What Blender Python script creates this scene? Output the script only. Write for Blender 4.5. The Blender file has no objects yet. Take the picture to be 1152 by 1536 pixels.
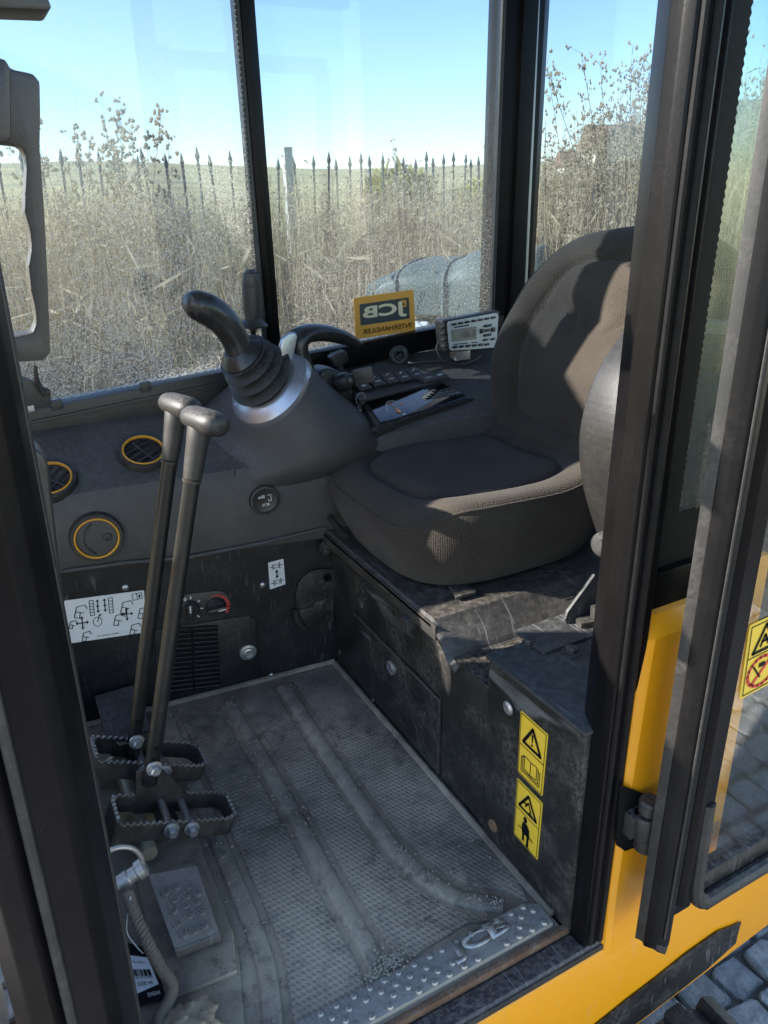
import bpy, bmesh, math, random
from mathutils import Vector as V, Matrix
random.seed(7)
S = bpy.context.scene
COL = S.collection
R = math.radians
# ------------------------------------------------------------------ camera
CAM = V((0.0, 0.0, 1.0))
CR = V((0.8800, -0.4745, -0.0250)); CD = V((-0.2020, -0.3260, -0.9230)); CF = V((0.4297, 0.8173, -0.3828))
FPX = 1154.0
cd = bpy.data.cameras.new('camera'); cam = bpy.data.objects.new('camera', cd); COL.objects.link(cam)
cd.sensor_fit = 'HORIZONTAL'; cd.sensor_width = 36.0; cd.lens = 36.0 * FPX / 1152.0
cd.clip_start = 0.02; cd.clip_end = 3000
cr = CR.normalized(); cf = CF.normalized(); cu = cr.cross(cf).normalized(); cf = cu.cross(cr)
m = Matrix((cr, cu, -cf)).transposed().to_4x4(); m.translation = CAM
cam.matrix_world = m
S.camera = cam
# ------------------------------------------------------------------ light
SUN_AZ = R(-69.0)      # from +Y (across the cab) towards -X (front of the machine)
SUN_EL = R(29.0)
sdir = V((math.sin(SUN_AZ) * math.cos(SUN_EL), math.cos(SUN_AZ) * math.cos(SUN_EL), math.sin(SUN_EL)))
w = bpy.data.worlds.new('World'); S.world = w; w.use_nodes = True
nt = w.node_tree
sky = nt.nodes.new('ShaderNodeTexSky'); sky.sky_type = 'NISHITA'; sky.sun_disc = False
sky.sun_elevation = SUN_EL; sky.sun_rotation = SUN_AZ; sky.altitude = 300; sky.air_density = 1.0; sky.dust_density = 0.12; sky.ozone_density = 1.8
bg = nt.nodes['Background']; bg.inputs['Strength'].default_value = 0.125
nt.links.new(sky.outputs[0], bg.inputs['Color'])
sl = bpy.data.lights.new('sun', 'SUN'); sl.energy = 5.0; sl.angle = R(0.5); sl.color = (1.0, 0.94, 0.85)
so = bpy.data.objects.new('sun', sl); COL.objects.link(so); so.rotation_euler = sdir.to_track_quat('Z', 'Y').to_euler(); so.location = (-3, 4, 6)
S.view_settings.view_transform = 'Standard'; S.view_settings.look = 'None'; S.view_settings.gamma = 1.0
S.view_settings.exposure = 2.0; S.view_settings.use_curve_mapping = False

# ------------------------------------------------------------------ helpers
def ray(px, py): return ((px - 576) * cr - (py - 768) * cu + FPX * cf).normalized()
def P(px, py, x=None, y=None, z=None):
    """the point of a real plane x=, y= or z= that this spot of the photograph shows"""
    d = ray(px, py)
    t = ((x - CAM.x) / d.x) if x is not None else ((y - CAM.y) / d.y) if y is not None else ((z - CAM.z) / d.z)
    return CAM + d * t
def PP(px, py, p0, nn):
    d = ray(px, py); nn = V(nn); return CAM + d * ((V(p0) - CAM).dot(nn) / d.dot(nn))
ROOTS = {}
def link(o, parent=None):
    COL.objects.link(o)
    if parent is not None:
        o.parent = parent
        L = V((0, 0, 0)); p = parent
        while p is not None:
            L += p['_loc'] if '_loc' in p.keys() else V((0, 0, 0)); p = None
        o.matrix_parent_inverse = Matrix.Translation(-V(ROOTS.get(parent.name, (0, 0, 0))))
    return o
def thing(name, label, cat, loc=(0, 0, 0), group=None):
    o = bpy.data.objects.new(name, None); COL.objects.link(o); o.location = loc
    o.empty_display_size = 0.05
    o['label'] = label; o['category'] = cat
    if group: o['group'] = group
    ROOTS[o.name] = tuple(loc)
    return o
def tag(o, label=None, cat=None, group=None, kind=None):
    for k, v in (('label', label), ('category', cat), ('group', group), ('kind', kind)):
        if v: o[k] = v
    return o
def obj(name, bm, mat, parent=None, smooth=True, ang=32, label=None):
    bmesh.ops.recalc_face_normals(bm, faces=bm.faces)
    me = bpy.data.meshes.new(name); bm.to_mesh(me); bm.free()
    if smooth:
        me.polygons.foreach_set('use_smooth', [True] * len(me.polygons)); me.set_sharp_from_angle(angle=R(ang))
    me.materials.append(mat)
    o = bpy.data.objects.new(name, me); link(o, parent)
    if label: o['label'] = label
    return o
def rawobj(name, vs, fs, mat, parent=None, smooth=False):
    me = bpy.data.meshes.new(name); me.from_pydata(vs, [], fs); me.update()
    if smooth: me.polygons.foreach_set('use_smooth', [True] * len(me.polygons))
    me.materials.append(mat); o = bpy.data.objects.new(name, me); return link(o, parent)
def NB(): return bmesh.new()
def merge(bm, t):
    me = bpy.data.meshes.new('t'); t.to_mesh(me); t.free(); bm.from_mesh(me); bpy.data.meshes.remove(me); return bm
def bev(t, w, seg=2):
    if w > 0: bmesh.ops.bevel(t, geom=list(t.edges), offset=w, segments=seg, profile=0.6, affect='EDGES', clamp_overlap=True)
    return t
def box(bm, x0, x1, y0, y1, z0, z1, b=0.0, seg=2):
    t = NB(); vs = [t.verts.new((x, y, z)) for x in (x0, x1) for y in (y0, y1) for z in (z0, z1)]
    for f in ((0, 1, 3, 2), (4, 6, 7, 5), (0, 4, 5, 1), (2, 3, 7, 6), (0, 2, 6, 4), (1, 5, 7, 3)): t.faces.new([vs[i] for i in f])
    bmesh.ops.recalc_face_normals(t, faces=t.faces); bev(t, b, seg); return merge(bm, t)
def obox(bm, c, U, W, N, hu, hw, hn, b=0.0, seg=2):
    c = V(c); U = V(U).normalized() * hu; W = V(W).normalized() * hw; N = V(N).normalized() * hn
    t = NB(); vs = [t.verts.new(c + U * i + W * j + N * k) for i in (-1, 1) for j in (-1, 1) for k in (-1, 1)]
    for f in ((0, 1, 3, 2), (4, 6, 7, 5), (0, 4, 5, 1), (2, 3, 7, 6), (0, 2, 6, 4), (1, 5, 7, 3)): t.faces.new([vs[i] for i in f])
    bmesh.ops.recalc_face_normals(t, faces=t.faces); bev(t, b, seg); return merge(bm, t)
def prism(bm, pts, D, b=0.0, seg=2):
    """3-D outline pts extruded by vector D"""
    t = NB(); D = V(D); a = [t.verts.new(V(p)) for p in pts]; c = [t.verts.new(V(p) + D) for p in pts]; n = len(pts)
    t.faces.new(a); t.faces.new(c[::-1])
    for i in range(n): t.faces.new((a[i], c[i], c[(i + 1) % n], a[(i + 1) % n]))
    bmesh.ops.recalc_face_normals(t, faces=t.faces); bev(t, b, seg); return merge(bm, t)
def loft(bm, rings, cap0=True, cap1=True, closed=True):
    vr = [[bm.verts.new(V(p)) for p in r] for r in rings]; n = len(vr[0])
    for a, c in zip(vr[:-1], vr[1:]):
        for i in range(n if closed else n - 1): bm.faces.new((a[i], a[(i + 1) % n], c[(i + 1) % n], c[i]))
    if cap0: bm.faces.new(vr[0][::-1])
    if cap1: bm.faces.new(vr[-1])
    return bm
def frame(ax):
    ax = V(ax).normalized(); u = ax.cross(V((0, 0, 1)))
    if u.length < 1e-4: u = V((1, 0, 0))
    u.normalize(); return u, u.cross(ax) * -1.0, ax
def lathe(bm, O, ax, prof, seg=24, cap=True):
    u, v, a = frame(ax); O = V(O)
    rings = [[O + a * h + (u * math.cos(t) + v * math.sin(t)) * max(r, 1e-4) for t in [2 * math.pi * i / seg for i in range(seg)]] for r, h in prof]
    return loft(bm, rings, cap, cap)
def spl(pts, n=6):
    pts = [V(p) for p in pts]; out = []
    for i in range(len(pts) - 1):
        p0 = pts[max(i - 1, 0)]; p1 = pts[i]; p2 = pts[i + 1]; p3 = pts[min(i + 2, len(pts) - 1)]
        for k in range(n):
            t = k / n; out.append(0.5 * ((2 * p1) + (p2 - p0) * t + (2 * p0 - 5 * p1 + 4 * p2 - p3) * t * t + (3 * p1 - p0 - 3 * p2 + p3) * t ** 3))
    return out + [pts[-1]]
def tube(bm, pts, r, seg=10, up=None, fl=(1, 1), cap=True):
    """sweep of an (elliptic) section along pts; r a number or one per point"""
    pts = [V(p) for p in pts]; n = len(pts); rr = r if isinstance(r, (list, tuple)) else [r] * n
    if len(rr) != n: rr = [rr[0] + (rr[-1] - rr[0]) * i / (n - 1) if len(rr) == 2 else rr[min(len(rr) - 1, int(i * (len(rr) - 1) / (n - 1)))] + (rr[min(len(rr) - 1, int(i * (len(rr) - 1) / (n - 1)) + 1)] - rr[min(len(rr) - 1, int(i * (len(rr) - 1) / (n - 1)))]) * ((i * (len(rr) - 1) / (n - 1)) % 1) for i in range(n)]
    t0 = (pts[1] - pts[0]).normalized(); u = (V(up) - t0 * V(up).dot(t0)).normalized() if up else frame(t0)[0]
    rings = []
    for i, p in enumerate(pts):
        t = (pts[min(i + 1, n - 1)] - pts[max(i - 1, 0)]).normalized(); u = (u - t * u.dot(t)).normalized(); v = t.cross(u)
        rings.append([p + (u * math.cos(a) * fl[0] + v * math.sin(a) * fl[1]) * rr[i] for a in [2 * math.pi * k / seg for k in range(seg)]])
    return loft(bm, rings, cap, cap)
def bolt(parent, p, ax, r=0.008, h=0.006, mat=None, name='bolt'):
    b = NB(); ax = V(ax).normalized(); p = V(p)
    lathe(b, p, ax, [(r * 1.5, 0), (r * 1.5, h * .25), (r * 1.0, h * .3)], 16)
    lathe(b, p + ax * h * .3, ax, [(r, 0), (r, h * .8), (r * .8, h)], 6)
    return obj(name, b, mat or M['zinc'], parent, ang=25)
class Dec:
    """flat print on a four-cornered face: tl, tr, br, bl are its corners"""
    def __init__(s, tl, tr, br, bl, off=0.0008):
        s.q = [V(tl), V(tr), V(br), V(bl)]; s.n = (s.q[1] - s.q[0]).cross(s.q[3] - s.q[0]).normalized()
        if s.n.dot(CAM - s.q[0]) < 0: s.n = -s.n
        s.off = off; s.w = (s.q[1] - s.q[0]).length; s.h = (s.q[3] - s.q[0]).length
    def p(s, u, v, o=0.0):
        a = s.q[0].lerp(s.q[1], u); b = s.q[3].lerp(s.q[2], u); return a.lerp(b, v) + s.n * o
    def plate(s, name, mat, parent, t=0.0008, r=0.06):
        b = NB(); pts = []
        for cx, cy, a0 in ((1 - r, r * s.w / s.h, -90), (1 - r, 1 - r * s.w / s.h, 0), (r, 1 - r * s.w / s.h, 90), (r, r * s.w / s.h, 180)):
            for k in range(4):
                a = R(a0 + 30 * k); pts.append(s.p(cx + r * math.cos(a), cy + r * s.w / s.h * math.sin(a)))
        prism(b, pts, s.n * t); s.t = t; return obj(name, b, mat, parent, smooth=False)
    def begin(s): s.b = NB(); return s
    def poly(s, pts, o=None):
        o = s.off if o is None else o
        s.b.faces.new([s.b.verts.new(s.p(u, v, s.t + o)) for u, v in pts]); return s
    def line(s, pts, wd=0.02, close=False, o=None):
        """stroke, width as a share of the plate's width"""
        o = s.off if o is None else o
        if close: pts = list(pts) + [pts[0]]
        for (a, b_), (c, d) in zip(pts[:-1], pts[1:]):
            A = s.p(a, b_, s.t + o); B = s.p(c, d, s.t + o); t = (B - A)
            if t.length < 1e-6: continue
            e = t.normalized() * wd * s.w * .25; sd = t.normalized().cross(s.n) * wd * s.w * .5
            s.b.faces.new([s.b.verts.new(x) for x in (A - e + sd, A - e - sd, B + e - sd, B + e + sd)])
        return s
    def end(s, name, mat, parent): return obj(name, s.b, mat, parent, smooth=False)
    def text(s, name, txt, u0, u1, v0, v1, mat, parent, o=None, ext=0.0, bold=0.0, mirror=False):
        """lettering that fills the field u0..u1, v0..v1 of the plate"""
        me = glyphs(txt, bold, ext); o = s.off if o is None else o
        xs = [v.co.x for v in me.vertices]; ys = [v.co.y for v in me.vertices]
        ax, bx, ay, by = min(xs), max(xs), min(ys), max(ys)
        for v in me.vertices:
            fu = (v.co.x - ax) / (bx - ax); fv = 1 - (v.co.y - ay) / (by - ay)
            if mirror: fu = 1 - fu
            z = v.co.z; v.co = s.p(u0 + (u1 - u0) * fu, v0 + (v1 - v0) * fv, getattr(s, 't', 0) + o + (z if z > 1e-5 else 0))
        me.materials.append(mat); ob = bpy.data.objects.new(name, me); return link(ob, parent)
def glyphs(txt, bold=0.0, ext=0.0):
    c = bpy.data.curves.new('glyphs', 'FONT'); c.body = txt; c.size = 1; c.offset = bold; c.resolution_u = 3; c.extrude = 0
    o = bpy.data.objects.new('glyphs', c); COL.objects.link(o); bpy.context.view_layer.update()
    me = bpy.data.meshes.new_from_object(o.evaluated_get(bpy.context.evaluated_depsgraph_get()))
    bpy.data.objects.remove(o); bpy.data.curves.remove(c)
    if ext:
        b = NB(); b.from_mesh(me); bmesh.ops.remove_doubles(b, verts=b.verts, dist=1e-4)
        r = bmesh.ops.extrude_face_region(b, geom=list(b.faces))
        for v in [g for g in r['geom'] if isinstance(g, bmesh.types.BMVert)]: v.co.z += ext
        b.to_mesh(me); b.free()
    return me

# ------------------------------------------------------------------ materials
M = {}
def nodes(name):
    m = bpy.data.materials.new(name); m.use_nodes = True; t = m.node_tree; M[name] = m
    return m, t, t.nodes['Principled BSDF'], t.nodes['Material Output']
def NN(t, typ, **kw):
    n = t.nodes.new(typ)
    for k, v in kw.items():
        if k in n.inputs: n.inputs[k].default_value = v
        else: setattr(n, k, v)
    return n
def ramp(t, src, a, b, ca=(0, 0, 0, 1), cb=(1, 1, 1, 1)):
    if a > b: a, b, ca, cb = b, a, cb, ca
    r = t.nodes.new('ShaderNodeValToRGB'); r.color_ramp.elements[0].position = a; r.color_ramp.elements[1].position = b
    r.color_ramp.elements[0].color = ca; r.color_ramp.elements[1].color = cb; t.links.new(src, r.inputs[0]); return r.outputs[0]
def mixc(t, fac, a, b):
    x = t.nodes.new('ShaderNodeMix'); x.data_type = 'RGBA'
    for i, s in ((6, a), (7, b)):
        if isinstance(s, (tuple, list)): x.inputs[i].default_value = tuple(s) + ((1,) if len(s) == 3 else ())
        else: t.links.new(s, x.inputs[i])
    if isinstance(fac, (int, float)): x.inputs[0].default_value = fac
    else: t.links.new(fac, x.inputs[0])
    return x.outputs[2]
def mul(t, a, b, op='MULTIPLY'):
    x = t.nodes.new('ShaderNodeMath'); x.operation = op
    for i, s in enumerate((a, b)):
        if isinstance(s, (int, float)): x.inputs[i].default_value = s
        else: t.links.new(s, x.inputs[i])
    return x.outputs[0]
def paint(name, base, rough=0.45, dust=(0.28, 0.25, 0.21), amt=0.25, sc=14, scratch=0.0, metal=0.0, bump=0.15, bsc=220, up=0.35, coat=0.0, vary=0.25, spec=0.5, speck=0.0):
    """worn surface: its own colour, blotchy dust (more on what faces up), scratches, fine grain"""
    m, t, p, o = nodes(name); L = t.links.new
    tc = t.nodes.new('ShaderNodeTexCoord'); co = tc.outputs['Object']
    n1 = NN(t, 'ShaderNodeTexNoise', Scale=sc, Detail=6.0, Roughness=0.65); L(co, n1.inputs['Vector'])
    n2 = NN(t, 'ShaderNodeTexNoise', Scale=sc * 9, Detail=5.0, Roughness=0.7); L(co, n2.inputs['Vector'])
    f1 = ramp(t, n1.outputs['Fac'], 0.42, 0.78)
    f2 = ramp(t, n2.outputs['Fac'], 0.40, 0.75)
    geo = t.nodes.new('ShaderNodeNewGeometry'); sx = t.nodes.new('ShaderNodeSeparateXYZ'); L(geo.outputs['Normal'], sx.inputs[0])
    upf = ramp(t, sx.outputs['Z'], 0.35, 0.95)
    d = mul(t, mul(t, f1, f2), amt * 2.2); d = mul(t, d, mul(t, mul(t, upf, f2), up), 'ADD'); d = mul(t, d, 0.9, 'MINIMUM')
    dk = tuple(c * (1 - vary) for c in base); lt = tuple(min(1, c * (1 + vary)) for c in base)
    c0 = mixc(t, n1.outputs['Fac'], dk, lt); c1 = mixc(t, d, c0, dust)
    if speck > 0:
        vo = NN(t, 'ShaderNodeTexVoronoi', Scale=330.0); L(co, vo.inputs['Vector'])
        sp = mul(t, ramp(t, vo.outputs['Distance'], 0.16, 0.10), ramp(t, n1.outputs['Fac'], 0.5, 0.62)); c1 = mixc(t, mul(t, sp, speck), c1, (0.42, 0.40, 0.38))
    if scratch > 0:
        acc = None
        for k, (ang, ssc) in enumerate(((0.5, 5), (-0.9, 8))):
            mp = NN(t, 'ShaderNodeMapping'); mp.inputs['Rotation'].default_value = (ang + .9, ang * 1.3 + .7, ang * .7 + 1.1); mp.inputs['Scale'].default_value = (ssc * 22, ssc * .5, ssc * 2.2); L(co, mp.inputs[0])
            ns = NN(t, 'ShaderNodeTexNoise', Scale=1.0, Detail=2.0); L(mp.outputs[0], ns.inputs['Vector'])
            s = ramp(t, ns.outputs['Fac'], 0.66, 0.70); acc = s if acc is None else mul(t, acc, s, 'MAXIMUM')
        nm = NN(t, 'ShaderNodeTexNoise', Scale=7.0, Detail=3.0); L(co, nm.inputs['Vector'])
        c1 = mixc(t, mul(t, mul(t, acc, ramp(t, nm.outputs['Fac'], 0.44, 0.60)), scratch), c1, (0.33, 0.33, 0.33))
    L(c1, p.inputs['Base Color'])
    rg = mul(t, mul(t, d, 0.45), rough, 'ADD'); L(mul(t, rg, 1.0, 'MINIMUM'), p.inputs['Roughness'])
    p.inputs['Metallic'].default_value = metal; p.inputs['Coat Weight'].default_value = coat; p.inputs['Coat Roughness'].default_value = 0.15; p.inputs['Specular IOR Level'].default_value = spec
    if bump > 0:
        nb = NN(t, 'ShaderNodeTexNoise', Scale=bsc, Detail=3.0); L(co, nb.inputs['Vector'])
        bp = NN(t, 'ShaderNodeBump', Strength=bump, Distance=0.002); L(nb.outputs['Fac'], bp.inputs['Height']); L(bp.outputs[0], p.inputs['Normal'])
    return m
def flat(name, col, rough=0.5, metal=0.0, spec=0.5):
    m, t, p, o = nodes(name); p.inputs['Base Color'].default_value = tuple(col) + (1,); p.inputs['Roughness'].default_value = rough; p.inputs['Metallic'].default_value = metal
    p.inputs['Specular IOR Level'].default_value = spec
    n = NN(t, 'ShaderNodeTexNoise', Scale=60.0, Detail=4.0); tc = t.nodes.new('ShaderNodeTexCoord'); t.links.new(tc.outputs['Object'], n.inputs['Vector'])
    t.links.new(mixc(t, n.outputs['Fac'], tuple(c * .82 for c in col), tuple(min(1, c * 1.12) for c in col)), p.inputs['Base Color']); return m
paint('black_frame', (0.0048, 0.0043, 0.0045), 0.34, amt=0.04, up=0.10, bump=0.06, speck=0.08, spec=0.13, dust=(0.06, 0.054, 0.048))
paint('black_scuffed', (0.014, 0.0135, 0.013), 0.42, amt=0.26, sc=13, scratch=0.25, up=0.40, bump=0.2, speck=0.8, spec=0.4)
paint('black_wall', (0.011, 0.011, 0.012), 0.42, amt=0.07, sc=18, scratch=0.16, up=0.3, bump=0.2, speck=0.4, spec=0.35)
paint('console_plastic', (0.050, 0.047, 0.045), 0.55, amt=0.08, sc=12, up=0.22, bump=0.35, bsc=500, speck=0.15)
paint('dark_plastic', (0.026, 0.0245, 0.023), 0.42, amt=0.06, sc=10, up=0.15, bump=0.12, bsc=400)
paint('grip_plastic', (0.019, 0.018, 0.018), 0.30, amt=0.08, sc=20, up=0.12, bump=0.06, bsc=300)
paint('lever_grip', (0.019, 0.0182, 0.017), 0.46, amt=0.08, sc=24, up=0.35, bump=0.25, bsc=500)
paint('lever_steel', (0.0075, 0.0073, 0.0072), 0.36, amt=0.03, sc=30, up=0.2, bump=0.08, speck=0.5)
paint('rubber', (0.015, 0.0142, 0.0135), 0.55, amt=0.12, sc=18, up=0.25, bump=0.1)
paint('arm_cover', (0.018, 0.0175, 0.017), 0.36, amt=0.05, sc=20, up=0.1, bump=0.2, bsc=600, scratch=0.15)
paint('door_rubber', (0.0055, 0.0050, 0.0052), 0.48, spec=0.18, amt=0.03, sc=12, up=0.2, bump=0.08)
paint('shelf_steel', (0.030, 0.028, 0.026), 0.45, amt=0.25, sc=8, scratch=0.3, up=0.45, dust=(0.17, 0.15, 0.125), bump=0.2)
paint('deck_steel', (0.030, 0.031, 0.032), 0.5, amt=0.22, sc=9, scratch=0.4, up=0.35, dust=(0.17, 0.165, 0.155), bump=0.3)
paint('pedal_steel', (0.030, 0.026, 0.023), 0.42, amt=0.25, sc=40, up=0.25, dust=(0.24, 0.20, 0.155), bump=0.2, bsc=160)
paint('zinc', (0.42, 0.42, 0.43), 0.38, metal=0.85, amt=0.30, sc=40, up=0.2, bump=0.1)
paint('bare_steel', (0.40, 0.385, 0.36), 0.40, metal=0.7, amt=0.35, sc=35, up=0.35, dust=(0.33, 0.29, 0.23), bump=0.25)
paint('satin_ring', (0.50, 0.51, 0.55), 0.34, metal=0.8, amt=0.12, sc=30, up=0.10, bump=0.05)
paint('brass_plate', (0.34, 0.31, 0.22), 0.45, metal=0.5, amt=0.3, sc=30, up=0.3)
paint('yellow_paint', (0.80, 0.315, 0.004), 0.36, amt=0.06, sc=9, up=0.10, bump=0.03, coat=0.15, vary=0.06, dust=(0.36, 0.24, 0.11), scratch=0.15, speck=0.25)
paint('aluminium', (0.33, 0.31, 0.285), 0.52, metal=0.35, amt=0.6, sc=22, up=0.60, dust=(0.24, 0.22, 0.19), bump=0.4, bsc=150)
paint('rust', (0.13, 0.065, 0.035), 0.8, amt=0.5, sc=20, up=0.3, bump=0.5, dust=(0.30, 0.24, 0.18))
paint('sill_paint', (0.030, 0.026, 0.030), 0.45, amt=0.35, sc=16, scratch=0.4, up=0.5, dust=(0.24, 0.20, 0.17), bump=0.3)
paint('sticker_white', (0.62, 0.62, 0.62), 0.45, amt=0.25, sc=25, up=0.0, bump=0.0, vary=0.06)
paint('sticker_yellow', (0.72, 0.47, 0.035), 0.40, amt=0.14, sc=30, up=0.0, bump=0.0, vary=0.06)
paint('sticker_orange', (0.70, 0.33, 0.05), 0.5, amt=0.10, sc=25, up=0.0, bump=0.0, vary=0.05)
flat('print_black', (0.005, 0.005, 0.006), 0.55, spec=0.15)
flat('print_white', (0.62, 0.62, 0.60), 0.5)
flat('print_red', (0.55, 0.03, 0.03), 0.5)
flat('print_cream', (0.72, 0.62, 0.40), 0.5)
flat('print_slate', (0.045, 0.06, 0.055), 0.5)
flat('orange_ring', (0.60, 0.28, 0.02), 0.4)
flat('silver_face', (0.60, 0.62, 0.62), 0.35, metal=0.2)
flat('lcd', (0.30, 0.28, 0.23), 0.25)
flat('lcd_ink', (0.14, 0.09, 0.07), 0.5)
flat('needle', (0.75, 0.28, 0.10), 0.4)
flat('red_plastic', (0.50, 0.02, 0.03), 0.35)
flat('rope', (0.13, 0.11, 0.085), 0.9)
flat('rag', (0.28, 0.23, 0.16), 0.95)
flat('cobble_joint', (0.12, 0.11, 0.095), 0.95)
flat('tarp', (0.085, 0.108, 0.092), 0.5)
flat('tarp_dark', (0.10, 0.13, 0.12), 0.7)
flat('house_wall', (0.72, 0.65, 0.52), 0.8)
flat('house_white', (0.70, 0.69, 0.66), 0.8)
flat('house_roof', (0.22, 0.13, 0.09), 0.85)
flat('house_glass', (0.05, 0.06, 0.07), 0.15)
flat('iron', (0.045, 0.045, 0.045), 0.6)
flat('concrete', (0.45, 0.42, 0.36), 0.9)
def display_mat():
    m, t, p, o = nodes('display_glass'); p.inputs['Base Color'].default_value = (0.006, 0.007, 0.009, 1); p.inputs['Roughness'].default_value = 0.05; p.inputs['IOR'].default_value = 2.9
display_mat()
def cobble_mat():
    m, t, p, o = nodes('cobble'); L = t.links.new; tc = t.nodes.new('ShaderNodeTexCoord')
    oi = t.nodes.new('ShaderNodeObjectInfo'); n = NN(t, 'ShaderNodeTexNoise', Scale=3.0, Detail=9.0, Roughness=.72); L(tc.outputs['Object'], n.inputs['Vector'])
    c = mixc(t, ramp(t, n.outputs['Fac'], .36, .66), (0.20, 0.198, 0.195), (0.50, 0.49, 0.475)); c = mixc(t, mul(t, oi.outputs['Random'], .5), c, (0.26, 0.255, 0.245)); L(c, p.inputs['Base Color'])
    p.inputs['Roughness'].default_value = .75; b = NN(t, 'ShaderNodeBump', Strength=.6, Distance=.10); L(n.outputs['Fac'], b.inputs['Height']); L(b.outputs[0], p.inputs['Normal'])
cobble_mat()
def fabric(name, rot, sc):
    m, t, p, o = nodes(name); L = t.links.new; tc = t.nodes.new('ShaderNodeTexCoord')
    mp = NN(t, 'ShaderNodeMapping'); mp.vector_type = 'POINT'; mp.inputs['Rotation'].default_value = rot; L(tc.outputs['Object'], mp.inputs[0])
    m2 = NN(t, 'ShaderNodeMapping'); m2.inputs['Scale'].default_value = sc; L(mp.outputs[0], m2.inputs[0])
    vo = NN(t, 'ShaderNodeTexVoronoi', Scale=1.0, Randomness=0.35); vo.voronoi_dimensions = '2D'; L(m2.outputs[0], vo.inputs['Vector'])
    # faces that turn away from the main projection are wrapped along the seam
    mu = NN(t, 'ShaderNodeMapping'); mu.inputs['Scale'].default_value = (sc[0], sc[1], 1); L(tc.outputs['UV'], mu.inputs[0])
    vo2 = NN(t, 'ShaderNodeTexVoronoi', Scale=1.0, Randomness=0.35); vo2.voronoi_dimensions = '2D'; L(mu.outputs[0], vo2.inputs['Vector'])
    gm = t.nodes.new('ShaderNodeNewGeometry'); mpn = NN(t, 'ShaderNodeMapping'); mpn.inputs['Rotation'].default_value = rot; L(gm.outputs['Normal'], mpn.inputs[0]); s2 = t.nodes.new('ShaderNodeSeparateXYZ'); L(mpn.outputs[0], s2.inputs[0])
    wz = ramp(t, mul(t, s2.outputs['Z'], s2.outputs['Z']), .36, .50)
    n = NN(t, 'ShaderNodeTexNoise', Scale=9.0, Detail=5.0); L(tc.outputs['Object'], n.inputs['Vector'])
    n3 = NN(t, 'ShaderNodeTexNoise', Scale=260.0, Detail=2.0); L(tc.outputs['Object'], n3.inputs['Vector'])
    dd = mul(t, mul(t, vo.outputs['Distance'], wz), mul(t, vo2.outputs['Distance'], mul(t, mul(t, wz, -1.0), 1.0, 'ADD')), 'ADD')
    kn = ramp(t, dd, 0.15, 0.62, (1, 1, 1, 1), (0, 0, 0, 1))
    c = mixc(t, kn, (0.0205, 0.0170, 0.0138), (0.056, 0.0460, 0.0370)); c = mixc(t, mul(t, ramp(t, n.outputs['Fac'], .42, .75), .40), c, (0.086, 0.071, 0.055)); c = mixc(t, mul(t, n3.outputs['Fac'], .25), c, (0.042, 0.035, 0.028))
    L(c, p.inputs['Base Color']); p.inputs['Roughness'].default_value = .95; p.inputs['Specular IOR Level'].default_value = .15
    p.inputs['Sheen Weight'].default_value = .08; p.inputs['Sheen Roughness'].default_value = .5
    b = NN(t, 'ShaderNodeBump', Strength=.5, Distance=.002); L(kn, b.inputs['Height']); L(b.outputs[0], p.inputs['Normal'])
fabric('fabric_cushion', (0, 0, 0.15), (250, 330, 1))
fabric('fabric_back', (0, R(90 - 23), 0), (330, 250, 1))
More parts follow.
